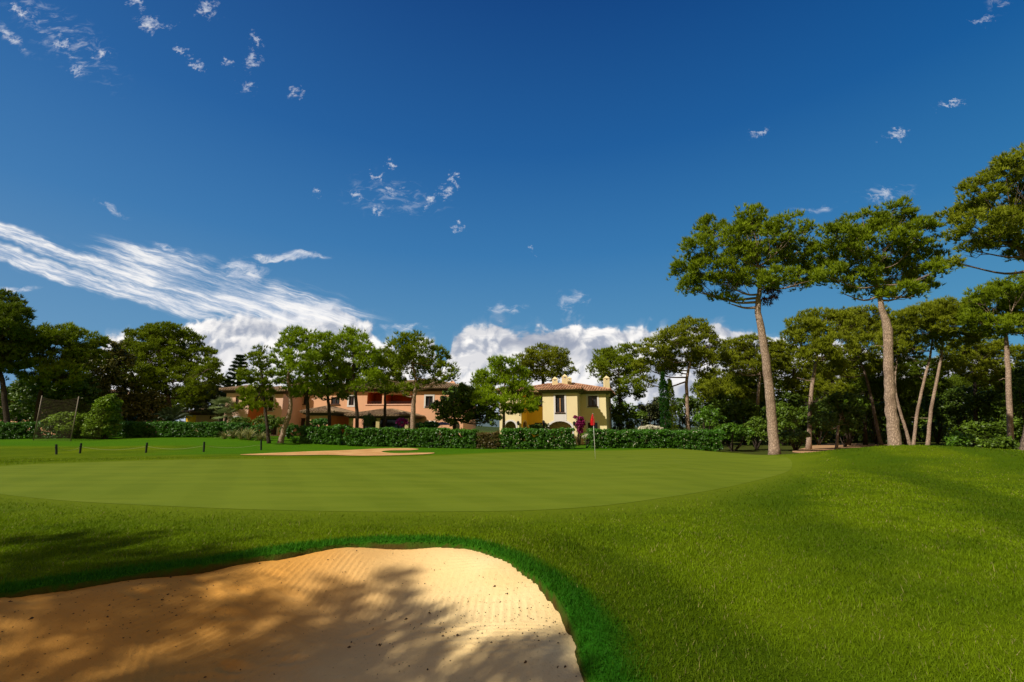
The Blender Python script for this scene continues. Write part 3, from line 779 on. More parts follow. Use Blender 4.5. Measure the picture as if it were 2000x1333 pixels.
# porch rooms behind the arches
def porch(root, pl, o, dep, mat, zc):
    mb = MB(); u0, u1 = o['u0'] - .4, o['u1'] + .4; vs = [pl.w(u, z, -t) for t in (.31, dep) for u in (u0, u1) for z in (.02, zc)]
    mb.add(vs, [(4, 5, 7, 6), (0, 4, 6, 2), (1, 3, 7, 5), (0, 1, 5, 4), (2, 6, 7, 3)]); return loc_mb(mb, root).build('porch_room', M[mat], root)
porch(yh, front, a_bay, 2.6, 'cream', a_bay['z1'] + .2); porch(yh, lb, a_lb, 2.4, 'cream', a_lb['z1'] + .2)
pb = Plane(front.O - front.n*2.58, d); ob = dict(u0=a_bay['u0']+1.5, u1=a_bay['u1']-.1, z0=.1, z1=2.2, arch=0)
window(yh, pb, ob, sill=False, mull=2, name='patio_door')
window(yh, front, w_bay, 'frame_wood', 0, 'white_trim', .2, True, below=.62)
mb = MB(); strip_box(mb, front, (w_bay['u0']+w_bay['u1'])/2-.06, (w_bay['u0']+w_bay['u1'])/2+.06, w_bay['z0']+.1, w_bay['z1']-.35, -.10, -.05)
loc_mb(mb, yh).build('window_post', M['light_wood'], yh)
window(yh, mr, w_r, 'frame_wood', 1, 'white_trim', .2); window(yh, mr, w_r2, 'frame_wood', 1, 'white_trim', .2, False, name='door')
window(yh, rs_, w_s, 'frame_wood', 1); window(yh, rc, w_c, 'frame_wood', 1, 'cream', .1); window(yh, rc, w_c2, 'frame_wood', 1)
window(yh, ls, dr, 'light_wood', 1, 'cream', .1, False, name='door')
arch_trim(yh, front, a_bay); arch_trim(yh, lb, a_lb)
for (px, py, pl) in ((1062.5, 826, front), (1122, 828, front), (1013, 827, lb)): wall_lantern(yh, pl, px, py)
tanr = .25
hip_roof(yh, lb.O + inn*DEP, d, Lr - lbL1, 8, zt, .62, tanr)
hip_roof(yh, B0, d, bayL, 7.6, zt, .60, tanr, name='bay_roof'); hip_roof(yh, lb.O, d, lbLen, 8, zt, .60, tanr, name='side_roof')
for (px, pyt, pyb, w, off) in ((1083.5, 736, 747, .62, 4.5), (1102.5, 731, 747, .62, 4.3), (1111.5, 735.5, 747, .52, 5.2), (1184, 734, 757, .60, 2.2)):
    pt = P(px, pyt, Yb + off); p2 = P(px, pyb + 8, Yb + off); chimney(yh, pt[0], pt[1], p2[2] - .6, pt[2], w, 'yellow')

# ---- orange and pink row
th2 = math.radians(-5); d2 = np.array([math.cos(th2), math.sin(th2)]); in2 = np.array([-d2[1], d2[0]])
def block(root, px0, px1, Y, depth, eave_py, mat, ops=(), sidemat=None, roof='tile_old', oh=.55, tan=.25, dd=None, corn=.3, sideops=(), zbot=-.4, soff='soffit_dark', back=True):
    dd = d2 if dd is None else dd; ni = np.array([-dd[1], dd[0]])
    O = P(px0, 800, Y)[:2]; L = hit(O, dd, px1); pl = Plane(O, dd); z1 = pl.uz((px0+px1)/2, eave_py)[1]
    mb = MB(); oo = [pl.rect(*q[:4], arch=(q[4] if len(q) > 4 else 0)) for q in ops]; wall_geo(mb, pl, L, zbot, z1, oo)
    wall_geo(mb, Plane(O + ni*depth, -ni), depth, zbot, z1); wall_geo(mb, Plane(O + dd*L + ni*depth, -dd), L, zbot, z1)
    sd_ = side_of(pl, L); so = [sd_.rect(*q[:4], arch=(q[4] if len(q) > 4 else 0)) for q in sideops]
    if sidemat is None: wall_geo(mb, sd_, depth, zbot, z1, so)
    loc_mb(mb, root).build('wall', M[mat], root)
    if sidemat: m2 = MB(); wall_geo(m2, sd_, depth, zbot, z1, so); loc_mb(m2, root).build('side_wall', M[sidemat], root)
    if roof: hip_roof(root, O, dd, L, depth, z1, oh, tan, roof, soff, corn=corn)
    return pl, L, z1, oo, sd_, so
O0 = P(460, 800, 51)[:2]
ph = empty('pink_house', (*O0, 0), 'salmon pink two-storey house, leftmost of the row behind the pines', 'house')
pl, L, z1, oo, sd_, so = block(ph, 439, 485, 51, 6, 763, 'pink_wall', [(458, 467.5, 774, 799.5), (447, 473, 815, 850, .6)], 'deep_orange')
window(ph, pl, oo[0], 'frame_wood', 1); window(ph, pl, oo[1], 'light_wood', 1, 'white_trim', .15, False)
pl, L, z1, oo, sd_, so = block(ph, 499, 551, 53.5, 5, 765, 'pink_wall', [(524, 534.5, 775, 801), (528, 543, 818, 850)], None)
window(ph, pl, oo[0], 'frame_wood', 1, 'white_trim', .2); window(ph, pl, oo[1], 'frame_wood', 1, 'white_trim', .12, False)
pl, L, z1, oo, sd_, so = block(ph, 570, 625, 57.5, 6, 767, 'pink_wall', [(583, 597, 817, 850), (592, 604, 775, 790)], None)
window(ph, pl, oo[0], 'frame_wood', 1, None, sill=False, name='door'); window(ph, pl, oo[1], 'frame_wood', 1)
O0 = P(700, 800, 55)[:2]
oh_ = empty('orange_house', (*O0, 0), 'orange two-storey house with loggia and tiled porch roof', 'house')
pl, L, z1, oo, sd_, so = block(oh_, 612, 905, 56, 9, 760, 'orange_wall', [(646, 664, 776, 790), (681, 692, 774, 792), (716.5, 747, 767, 789.5), (752, 806, 771, 789.5), (831, 845.5, 774, 794),
                                     (708, 800, 815, 850), (832, 848, 824, 850), (868, 885, 776, 794)])
for i in (0, 1, 4, 7): window(oh_, pl, oo[i], 'frame_wood', 1, 'white_trim' if i in (1, 4) else None, .2, i != 1)
for i in (5, 6): window(oh_, pl, oo[i], 'frame_wood', 3 if i == 5 else 0, 'white_trim' if i == 6 else None, .12, False, name='patio_door')
for i in (2, 3):                                          # loggia rooms with a low railing
    o_ = oo[i]; mb = MB(); vs = [pl.w(u, z, -t) for t in (.22, 2.6) for u in (o_['u0']-.02, o_['u1']+.02) for z in (o_['z0']-.02, o_['z1']+.05)]
    mb.add(vs, [(4, 5, 7, 6), (0, 4, 6, 2), (1, 3, 7, 5), (0, 1, 5, 4), (2, 6, 7, 3)]); loc_mb(mb, oh_).build('loggia', M['deep_orange'], oh_)
    mb = MB(); 
    for z_ in (.12, .26): strip_box(mb, pl, o_['u0'], o_['u1'], o_['z0']+z_, o_['z0']+z_+.03, -.1, -.07)
    loc_mb(mb, oh_).build('railing', M['iron'], oh_)
o_ = oo[3]; pb = Plane(pl.O - pl.n*2.58, d2); ww = dict(u0=o_['u0']+.4, u1=o_['u0']+1.5, z0=o_['z0'], z1=o_['z1']-.3, arch=0); window(oh_, pb, ww, sill=False, name='window')
mb = MB(); strip_box(mb, pl, oo[2]['u0']-.2, 10.2, oo[2]['z0']-.12, oo[2]['z0']-.03, 0, .08); strip_box(mb, pl, oo[3]['u0'], oo[3]['u1']+.2, oo[3]['z0']-.12, oo[3]['z0']-.03, 0, .083)
loc_mb(mb, oh_).build('ledge', M['pink_wall'], oh_)
# porch
po = P(683, 800, 50.5)[:2]; PL = hit(po, d2, 798); zp = Plane(po, d2).uz(740, 813)[1]
hip_roof(oh_, po, d2, PL, 5.2, zp, .4, .22, 'tile_old', 'soffit_dark', name='porch_roof', corn=.22)
for u in (0., .46 * PL, PL - .35): 
    mb = MB(); p = po + d2*u; q = po + d2*(u+.35) + in2*.35; mb.box(min(p[0], q[0]), max(p[0], q[0]), min(p[1], q[1]), max(p[1], q[1]), 0, zp-.2)
    loc_mb(mb, oh_).build('porch_pillar', M['cream'], oh_)
pt = P(884, 743, 58); chimney(oh_, pt[0], pt[1], pt[2]-2.2, pt[2], .7, 'orange_wall')
O0 = P(620, 800, 49)[:2]
ga = empty('garden_house', (*O0, 0), 'small orange outbuilding with hip tiled roof beside the orange house', 'outbuilding')
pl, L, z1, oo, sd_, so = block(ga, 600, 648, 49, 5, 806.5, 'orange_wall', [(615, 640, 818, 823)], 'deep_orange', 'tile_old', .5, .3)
window(ga, pl, oo[0], 'frame_wood', 2, sill=False)
O0 = P(390, 800, 62)[:2]
sh = empty('low_house', (*O0, 0), 'low cream cottage with tiled roof behind the palms at left', 'house')
pl, L, z1, oo, sd_, so = block(sh, 385, 428, 60, 6, 806.5, 'cream', [(408.5, 413, 813, 819)], None, 'tile_old', .5, .25); window(sh, pl, oo[0], sill=False)
pl, L, z1, oo, sd_, so = block(sh, 366, 400, 63, 6, 807, 'deep_yellow', [(388, 396, 815, 822)], None, 'tile_old', .5, .25); window(sh, pl, oo[0], sill=False)
O0 = P(100, 800, 66)[:2]
fh = empty('far_house', (*O0, 0), 'orange house glimpsed through the trees behind the netting', 'house')
pl, L, z1, oo, sd_, so = block(fh, -60, 225, 66, 9, 778, 'orange_wall', [(95, 105, 795, 812), (140, 152, 795, 812), (20, 30, 795, 812)], None, 'tile_old', .6, .25)
for o_ in oo: window(fh, pl, o_, 'frame_wood', 1, 'white_trim', .15)
pt = P(31, 752, 69); chimney(fh, pt[0], pt[1], pt[2]-2.4, pt[2], .8, 'pink_wall')
pt = P(176, 757, 69); chimney(fh, pt[0], pt[1], pt[2]-2.4, pt[2], .8, 'pink_wall')

# ------------------------------------------------------------------ hedges
def hedge(name, label, p0, p1, top0, top1, mat, seed, th=1.2, group=None, pr=.20, num=38, size=.10, flowers=0, bulge=None, lowtone=0.):
    """p0,p1: (px, Y) ends of the front foot; top: photo row of the crest"""
    rng = np.random.default_rng(seed)
    a = base_at(*p0); b_ = base_at(*p1); e = b_[:2] - a[:2]; Ln = np.linalg.norm(e); e = e / Ln; n_ = np.array([-e[1], e[0]])
    ha = P(p0[0], top0, p0[1])[2] - a[2]; hb = P(p1[0], top1, p1[1])[2] - b_[2]
    N = int(Ln * (1.6 + th) * 12 * 2.6)
    t = rng.uniform(0, 1, N); hgt = ha + (hb - ha) * t + .05*np.sin(t*Ln*1.3+seed) + .035*np.sin(t*Ln*4.1)
    if bulge is not None: hgt = hgt + bulge[2] * np.exp(-((t - bulge[0]) / bulge[1])**2)
    face = rng.random(N); f_front = face < .42; f_top = (face >= .42) & (face < .76)
    v = np.where(f_front, rng.uniform(0, .16, N), rng.uniform(0, th, N)) ; z = np.where(f_top, hgt - rng.uniform(.06, .2, N), rng.uniform(.04, 1, N) * (hgt - .12))
    # rounded shoulders
    sh_ = np.clip((z / hgt - .8) / .2, 0, 1); v = np.where(f_front, v + .2*sh_**2, v)
    
    u = np.clip(t * Ln, .12, Ln - .12) + .05*np.sin(z*5)
    p = a[:2][None] + e[None]*u[:, None] + n_[None]*v[:, None]; g_ = a[2] + (b_[2]-a[2])*t
    Cc = np.column_stack([p, g_ + z]) - a
    V, Fc, tn = leaves(rng, Cc, np.full(N, pr) * rng.uniform(.7, 1.3, N), num, size)
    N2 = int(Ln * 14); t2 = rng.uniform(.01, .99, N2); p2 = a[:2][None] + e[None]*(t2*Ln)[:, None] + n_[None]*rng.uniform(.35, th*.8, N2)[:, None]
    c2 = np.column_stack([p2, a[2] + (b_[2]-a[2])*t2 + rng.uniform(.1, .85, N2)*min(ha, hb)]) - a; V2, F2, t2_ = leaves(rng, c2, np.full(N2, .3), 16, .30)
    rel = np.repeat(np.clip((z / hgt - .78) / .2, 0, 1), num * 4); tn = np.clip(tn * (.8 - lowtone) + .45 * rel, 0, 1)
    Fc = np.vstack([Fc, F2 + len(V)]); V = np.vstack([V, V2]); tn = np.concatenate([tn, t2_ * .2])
    root = empty(name, a, label, 'hedge', group)
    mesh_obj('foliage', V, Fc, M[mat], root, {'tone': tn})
    mb = MB(); k = int(Ln / .5)
    for i in range(k):
        q = a[:2]*0 + e*(.3 + i*.5) + n_*th*.5; zz_ = (b_[2]-a[2])*(i/k)
        mb.tube([(q[0], q[1], zz_-.05), (q[0]+rng.uniform(-.1,.1), q[1]+rng.uniform(-.1,.1), zz_+.8), (q[0]+rng.uniform(-.2,.2), q[1]+rng.uniform(-.2,.2), zz_+min(ha, hb)*.85)], [.04, .03, .015], 5)
    mb.build('stem', M['bark_dark'], root)
    if flowers:
        i = rng.choice(np.where(f_front | f_top)[0], flowers); fc = Cc[i] + np.column_stack([-n_[0]*.2*np.ones(flowers), -n_[1]*.2*np.ones(flowers), np.full(flowers, .1)])
        V, Fc, tn = leaves(rng, fc, np.full(flowers, .05), 6, .06); fo = mesh_obj('blossom', V, Fc, M['white_flower'], root, {'tone': tn}); fo['kind'] = 'stuff'
    return root
GH = 'clipped hedges along the back of the green'
hedge('hedge', 'dark hedge under the netting at the far left', (-60, 41), (172, 43), 826, 824, 'laurel', 1, 1.6, GH)
hedge('hedge', 'clipped hedge between the climber mound and the pink house', (222, 44.5), (424, 44.5), 824, 826, 'laurel', 2, 1.4, GH, size=.11)
hedge('hedge', 'short dark laurel hedge to the right of the two leaning trunks', (583, 40.5), (664, 39.5), 833, 833, 'laurel', 3, 1.5, GH, size=.14, num=30)
hedge('hedge', 'long clipped laurel hedge before the orange house', (671, 38.8), (928, 38.2), 837, 839, 'laurel', 4, 1.5, GH, size=.12, num=34)
hedge('hedge', 'reddish loose stretch of hedge between two green laurel hedges', (930, 38.3), (976, 38.3), 846, 845, 'red_shrub', 5, 1.2, GH)
hedge('hedge', 'flowering hedge directly before the yellow house', (977, 37.8), (1124, 37.6), 839, 838, 'laurel', 6, 1.5, GH, flowers=90, size=.11)
hedge('hedge', 'clipped hedge with white flowers right of the flagstick', (1153, 38), (1418, 38.8), 840, 842, 'laurel', 7, 1.6, GH, flowers=80, size=.11)

# ------------------------------------------------------------------ small planting
def blade_clump(name, label, px, Y, n, L, mat, seed, cat='plant', wd=.035, spread=.9, group=None, droop=.5):
    rng = np.random.default_rng(seed); b0 = base_at(px, Y); vs = []; fs = []; tn = []
    for i in range(n):
        a = rng.uniform(0, 6.283); tilt = abs(rng.normal()) * spread * .6 + .08; l = L * rng.uniform(.6, 1.1); w = wd * rng.uniform(.7, 1.2)
        hd = np.array([math.cos(a), math.sin(a), 0]); sd_ = np.array([-math.sin(a), math.cos(a), 0]); o_ = hd * rng.uniform(0, .12); tt = rng.uniform(0, 1); st = len(vs)
        for k in range(5):
            s_ = k / 4; ang = tilt + droop * s_ * s_; p = o_ + hd * l * s_ * math.sin(ang) + np.array([0, 0, l * s_ * math.cos(ang)])
            ww = w * (1 - s_**2 * .9); vs += [p - sd_ * ww, p + sd_ * ww]; tn += [tt, tt]
        for k in range(4): fs.append((st+2*k, st+2*k+1, st+2*k+3, st+2*k+2))
    root = empty(name, b0, label, cat, group); mesh_obj('leaves', np.array(vs), np.array(fs), M[mat], root, {'tone': tn}); return root
for i, (px, Y, n, L, lab) in enumerate([(438, 42, 70, 1.0, 'small spiky flax clump leftmost beside the end of the hedge'), (456, 42.5, 60, 1.1, 'flax clump second from the left before the pink house'),
        (470, 41.5, 70, 1.2, 'tall green-gold flax clump before the pink house arch'), (486, 41, 90, 1.45, 'widest spiky flax clump with pale sword leaves'),
        (507, 41, 60, 1.0, 'flax clump just left of the slim leaning trunk'), (519, 41, 50, .9, 'low flax clump touching the slim leaning trunk'), (478, 43, 60, 1.3, 'flax clump behind the widest one')]):
    blade_clump('flax_plant', lab, px, Y, n, L, 'flax', 40 + i, group='flax plants before the pink house')
blade_clump('ornamental_grass', 'soft feathery grass tuft left of the white pine trunk', 1322, 41.5, 500, 2.0, 'grassy', 61, wd=.012, spread=.35)
blade_clump('ornamental_grass', 'soft feathery grass tuft right of the white pine trunk', 1362, 42, 700, 2.3, 'grassy', 62, wd=.012, spread=.4)
blade_clump('dry_grass', 'low tuft of pale grass at the foot of the curved trunk', 575, 40.3, 120, .8, 'shrub', 63, wd=.012, spread=.7)

bush('clipped_shrub', 'rounded clipped shrub under the arch of the pink house', 'shrub', 44.5, [(462, 838, 28, 12)], M['laurel'], 70, pr=.22)
bush('clipped_shrub', 'low round shrub just left of the slim trunk', 'shrub', 43.5, [(503, 842, 16, 11), (518, 840, 12, 9)], M['laurel'], 71, pr=.2)
bush('clipped_shrub', 'boxy clipped shrub between curved trunk and short hedge', 'shrub', 44, [(571, 842, 14, 12), (557, 843, 10, 11)], M['laurel'], 72, pr=.22)
bush('dark_shrub', 'dark shrub in shade behind the slim trunk', 'shrub', 47, [(520, 826, 26, 14), (545, 828, 14, 12), (470, 826, 22, 9)], M['oak'], 73, pr=.3)
bush('clipped_shrub', 'low clipped shrub before the small orange outbuilding', 'shrub', 46, [(628, 826, 16, 7), (610, 828, 12, 7)], M['laurel'], 74, pr=.22)
bush('round_shrub', 'round dark green shrub before the cream porch pillar', 'shrub', 46, [(719, 822, 13, 12)], M['oak'], 75, pr=.25)
bush('clipped_shrub', 'low clipped shrub right of the grey pine trunk', 'shrub', 45, [(828, 832, 18, 6), (845, 831, 12, 6)], M['laurel'], 76, pr=.2)
bush('oleander', 'bushy plant with magenta blossom before the porch', 'shrub', 44, [(786, 826, 11, 7)], M['pink'], 77, pr=.2, num=26, size=.16)
blade_clump('cordyline', 'pink spiky leaves bursting around magenta blossom', 786, 43.6, 90, 1.0, 'pink', 78, wd=.03, spread=1.2)
bush('shrub', 'small green shrub against the yellow wall under the recess window', 'shrub', 43, [(1046, 838, 14, 8), (1064, 836, 9, 7)], M['oak_light'], 79, pr=.22)
bush('bougainvillea', 'magenta bougainvillea climbing the corner of the yellow bay', 'climber', 47, [(1134, 822, 6, 8), (1131, 830, 6, 9), (1137, 829, 5, 8), (1133, 841, 5, 7), (1124, 815, 4, 2.5)], M['magenta'], 80, pr=.16, num=34, size=.13, stem=M['bark_mid'])
bush('flower_bed', 'white flowering plants beside the gap in the hedge', 'plant', 40, [(1142, 853, 5, 5), (1150, 849, 4, 5)], M['white_flower'], 81, pr=.12, num=8, size=.07)
bush('shrub', 'dark little shrub in the hedge gap by the yellow corner', 'shrub', 41.5, [(1145, 854, 7, 9), (1150, 866, 7, 5)], M['oak'], 82, pr=.2)
bush('pale_shrub', 'cream flowering shrubs showing above the right hedge', 'shrub', 42, [(1268, 836, 12, 4), (1285, 838, 10, 4), (1255, 838, 8, 4)], M['white_flower'], 83, pr=.16, num=16, size=.12)
# climber mound and hump of hedge behind the net
bush('climber_mound', 'tall leaning mass of bright climber at the end of the net', 'climber', 42.5, [(214, 781, 12, 9), (207, 790, 15, 12), (203, 800, 18, 13), (199, 812, 20, 13), (196, 824, 22, 13), (193, 836, 24, 12), (192, 846, 25, 9), (218, 795, 11, 18, .8), (218, 818, 12, 18, .8), (216, 840, 14, 12, .8)], M['climber'], 84, pr=.30, num=60, size=.17, dens=1.9)
bush('shrub_hump', 'bright rounded hump of shrub rising over the far left hedge', 'shrub', 42.6, [(125, 818, 22, 12), (150, 820, 18, 12), (105, 825, 18, 9), (140, 835, 26, 12)], M['climber'], 85, pr=.3, num=40, size=.17)

# ------------------------------------------------------------------ palms and conifers
def frond(vs, fs, tn, p0, az, L, rise, droop, rng, leaf, wd, tone):
    hd = np.array([math.cos(az), math.sin(az), 0]); sd_ = np.array([-hd[1], hd[0], 0]); n = 22; pts = []
    for k in range(n + 1):
        s_ = k / n; pts.append(p0 + hd * L * s_ * math.cos(rise) * (1 - .12*s_) + np.array([0, 0, L * (s_ * math.sin(rise) - droop * s_**2)]))
    for k in range(n):
        i = len(vs); w = .02; vs += [pts[k]-sd_*w, pts[k]+sd_*w, pts[k+1]+sd_*w, pts[k+1]-sd_*w]; fs.append((i, i+1, i+2, i+3)); tn += [tone]*4
        if k < 2: continue
        for sg_ in (-1, 1):
            l = leaf * math.sin(math.pi * min(1, (k / n) * .8 + .2)) * rng.uniform(.8, 1.1); t_ = unit(pts[k+1] - pts[k])
            dr_ = unit(sd_ * sg_ * .8 + t_ * .6 + np.array([0, 0, .12 - .3])); i = len(vs)
            vs += [pts[k] - t_*wd, pts[k] + t_*wd, pts[k] + dr_*l*.6 + t_*wd*.6, pts[k] + dr_*l + np.array([0, 0, -.06])]; fs.append((i, i+1, i+2, i+3)); tn += [min(1, max(0, tone + rng.uniform(-.2, .3)))]*4
def palm(label, px, Y, hgt, nf, L, leaf, mat, seed, name='date_palm'):
    rng = np.random.default_rng(seed); b0 = base_at(px, Y); root = empty(name, b0, label, 'palm')
    mb = MB(); mb.tube([(0, 0, -.1), (.03, 0, hgt*.5), (0, 0, hgt)], [.28, .24, .26], 10); mb.build('trunk', M['bark_dark'], root)
    vs, fs, tn = [], [], []
    for i in range(nf):
        r = rng.uniform(-.2, 1.35); frond(vs, fs, tn, np.array([0, 0, hgt]), i * 2.399 + rng.uniform(-.2, .2), L * rng.uniform(.8, 1.1), r, .38 + .25 * math.cos(r), rng, leaf, .022, rng.uniform(0, .6))
    mesh_obj('crown', np.array(vs), np.array(fs), M[mat], root, {'tone': tn}); return root
palm('low dark date palm with wide arching fronds behind the hedge', 328, 47, 1.3, 58, 3.3, .55, 'palm', 90)
def fan_palm(label, px, Y, hgt, n, seed, R=.75):
    rng = np.random.default_rng(seed); b0 = base_at(px, Y); root = empty('fan_palm', b0, label, 'palm')
    mb = MB(); mb.tube([(0, 0, -.1), (.05, 0, hgt)], [.16, .13], 8); mb.build('trunk', M['bark_dark'], root); vs, fs, tn = [], [], []
    for i in range(n):
        az = i * 2.399; el = rng.uniform(-.4, 1.2); dd = np.array([math.cos(az)*math.cos(el), math.sin(az)*math.cos(el), math.sin(el)])
        c_ = np.array([0, 0, hgt]) + dd * rng.uniform(.5, .9); sd_ = unit(np.cross(dd, [0, 0, 1.])); up_ = np.cross(sd_, dd); t0 = rng.uniform(.1, .9)
        for k in range(15):
            a = (k - 7) / 7 * 1.9; q = dd*math.cos(a) + sd_*math.sin(a); e = c_ + q*R*rng.uniform(.85, 1.05) + np.array([0, 0, -.12]); w_ = sd_*math.cos(a)*.035 - dd*math.sin(a)*.035
            j = len(vs); m_ = c_ + q*R*.55 + up_*.02; vs += [c_, m_ + w_, e, m_ - w_]; fs.append((j, j+1, j+2, j+3)); tn += [t0]*4
    mesh_obj('crown', np.array(vs), np.array(fs), M['palm_light'], root, {'tone': tn})
fan_palm('pale fan palm at the left corner of the pink house', 428, 50, 3.2, 34, 91); fan_palm('lower fan palm against the pink house corner', 436, 49.5, 2.2, 26, 92, .6)
def araucaria(label, px, Y, top_py, seed, R=2.1):
    rng = np.random.default_rng(seed); b0 = base_at(px, Y); H_ = P(px, top_py, Y)[2] - b0[2]; root = empty('norfolk_pine', b0, label, 'tree')
    mb = MB(); mb.tube([(0, 0, -.1), (0, 0, H_)], [.22, .04], 8); VV = []
    z = H_ * .28; Cc = []; Rr = []
    while z < H_ - .1:
        f = (H_ - z) / (H_ * .72); r = R * (f ** .8) + .25; nb = 7; off = rng.uniform(0, 1)
        for k in range(nb):
            a = (k + off) * 2*math.pi/nb; hd = np.array([math.cos(a), math.sin(a), 0])
            pts = [np.array([0, 0, z]) + hd * r * s_ + np.array([0, 0, .55 * r * .35 * s_**2 - .05*s_]) for s_ in (0, .33, .66, 1.)]
            mb.tube(pts, [.04, .03, .02, .01], 4, cap=False)
            for s_ in np.linspace(.15, 1, 12):
                Cc.append(np.array([0, 0, z]) + hd * r * s_ + np.array([0, 0, .55 * r * .35 * s_**2])); Rr.append(.16)
        z += .42 + .22 * f
    mb.build('trunk', M['bark_dark'], root); V, Fc, tn = needles(rng, np.array(Cc), np.array(Rr), 9, 5, .22, .025, flat=.35, up=.35)
    mesh_obj('crown', V, Fc, M['araucaria'], root, {'tone': tn})
araucaria('dark tiered Norfolk pine left of the pink house roof', 452, 57, 694, 93)
def cypress(label, px, Y, top_py, hw_px, seed, mat='cypress'):
    rng = np.random.default_rng(seed); b0 = base_at(px, Y); H_ = P(px, top_py, Y)[2] - b0[2]; R = hw_px / ppm(px, 800, Y); n = int(H_ * R * 110)
    root = empty('cypress', b0, label, 'tree', 'columnar cypresses right of the yellow house'); z = rng.uniform(.1, 1, n) ** .9 * H_; prof = R * np.minimum(1, 1.9 * (1 - z / H_) ** .62) * (.8 + .2*np.minimum(1, z/1.5)); a = rng.uniform(0, 6.283, n)
    rr = prof * np.sqrt(rng.uniform(.3, 1, n)) * (1 + .08*np.sin(a*3 + z)); Cc = np.column_stack([rr*np.cos(a), rr*np.sin(a), z]); V, Fc, tn = needles(rng, Cc, np.full(n, .14), 8, 5, .17, .022, flat=1.3, up=1.3, spread=.45)
    mesh_obj('crown', V, Fc, M[mat], root, {'tone': tn}); mb = MB(); mb.tube([(0, 0, -.1), (0, 0, H_*.95)], [.14, .02], 8); mb.build('trunk', M['bark_dark'], root)
cypress('bright green columnar cypress, the left of the pair', 1303, 46, 731, 9.5, 94); cypress('dark columnar cypress standing behind the bright one', 1316, 51, 742, 9, 95, 'pine_dark')

# ------------------------------------------------------------------ trees
bl, bm_, bd = M['bark_light'], M['bark_mid'], M['bark_dark']
PN, PO, PB_, PD = M['pine'], M['pine_olive'], M['pine_bright'], M['pine_dark']
T = grow_tree
T('tall_pine', 'tallest umbrella pine with long bare trunk left of the pair', 'tree', 34, [(1513,),(1507,810),(1499,730),(1489,655),(1480,600),(1484,560),(1482,520)], [.36,.33,.30,.27,.21,.15,.08],
  [(1395,455,34,26),(1362,492,32,24),(1338,530,26,18),(1352,560,28,18),(1395,530,42,26),(1470,426,28,22),(1455,440,22,16),(1440,465,34,22),(1478,468,38,28),(1540,452,40,28),(1558,492,36,30),(1500,510,45,28),(1445,505,38,25),(1520,545,40,20),(1580,520,22,22),(1572,548,26,16),(1420,555,36,16),(1405,578,26,9,0,.5),(1428,592,14,8,0,.4),(1600,545,20,16,2),(1460,545,30,16)],
  (bl, PN, M['dead']), 101, vy=1.15, lx=1.03, dens=.92, tuft=14, per=9, dead=[(1506,575,14,14),(1498,590,9,9)], group='tall umbrella pines above the wood')
T('tall_pine', 'tall umbrella pine with knobbly trunk rising behind the mound', 'tree', 32, [(1752,),(1743,820),(1736,750),(1735,690),(1733,645),(1722,602),(1714,565),(1705,530)], [.42,.36,.31,.29,.30,.18,.14,.07],
  [(1640,465,32,22),(1685,438,42,24),(1745,428,42,24),(1795,460,38,28),(1645,505,40,28),(1715,485,50,34),(1800,508,42,28),(1680,548,36,22),(1745,540,50,26),(1620,540,28,20),(1835,525,24,14),(1765,572,34,14),(1648,572,24,10,0,.6),(1612,500,24,22),(1700,575,26,12,0,.6),(1800,560,26,14)],
  (bl, PN, M['dead']), 102, vy=1.15, lx=1.03, dens=.92, tuft=14, per=9, group='tall umbrella pines above the wood', stubs=1)
T('tall_pine', 'largest pine leaning in from the right edge, highest crown', 'tree', 25, [(2002,),(2010,850),(2035,760),(2060,650),(2050,560),(2005,510),(1985,480)], [.26,.25,.24,.22,.2,.14,.08],
  [(1965,345,36,24),(2020,325,60,34),(1915,375,32,22),(1975,400,55,34),(1880,425,32,18),(1930,440,45,26),(2005,455,45,28),(1862,462,26,12,0,.6),(1905,488,35,12,0,.5),(1990,498,26,12),(1882,515,22,9,0,.4),(2070,400,60,50),(1850,430,14,14,0,.5),(1945,470,36,16),(2080,480,60,30)],
  (bm_, PO, M['dead']), 103, vy=1.15, lx=1.03, pr=.42, dens=.95, tuft=14, per=9, L=.27, w=.028, group='tall umbrella pines above the wood')
G1 = 'pines of the wood on the right'
T('pine_tree', 'broad flat-topped pine right of the cypresses with pale trunk', 'tree', 52, [(1346,),(1342,790),(1341,745),(1347,712),(1352,680)], [.24,.2,.17,.13,.07],
  [(1350,648,32,18),(1382,675,22,28),(1320,662,32,18),(1275,682,26,14),(1288,708,34,14),(1330,695,40,24),(1372,712,26,22),(1258,716,18,10),(1262,748,18,9,0,.5),(1310,722,25,10)], (bl, PO), 104, pr=.5, group=G1)
T('pine_tree', 'pine with rounded crown directly right of the yellow house', 'tree', 58, [(1213,),(1211,790),(1209,745),(1208,715)], [.26,.2,.15,.08],
  [(1185,700,26,14),(1218,692,30,14),(1168,722,18,14),(1205,722,38,18),(1242,730,20,20),(1226,756,26,14),(1250,772,12,9),(1192,748,20,11,0,.6),(1215,772,20,8,0,.5)], (bd, PN), 105, pr=.5, group=G1)
T('pine_tree', 'olive green pine crown rising behind the yellow house chimneys', 'tree', 68, [(1062,),(1062,780),(1060,735),(1060,705)], [.3,.28,.2,.1],
  [(1058,688,28,9),(1033,702,22,12),(1085,700,26,14),(1060,713,45,16),(1105,724,17,12),(1024,724,18,13),(1060,735,38,10)], (bd, PO), 106, pr=.55, group='pines behind the houses')
T('pine_tree', 'low wide pine seen left of the tallest trunk', 'tree', 58, [(1478,),(1480,790),(1484,740),(1490,705)], [.22,.2,.16,.1],
  [(1430,682,26,12),(1467,670,34,9),(1512,688,22,14),(1445,700,38,16),(1490,702,38,16),(1420,708,18,14),(1460,722,34,10),(1505,722,26,12)], (bl, PO), 107, group=G1, stubs=3)
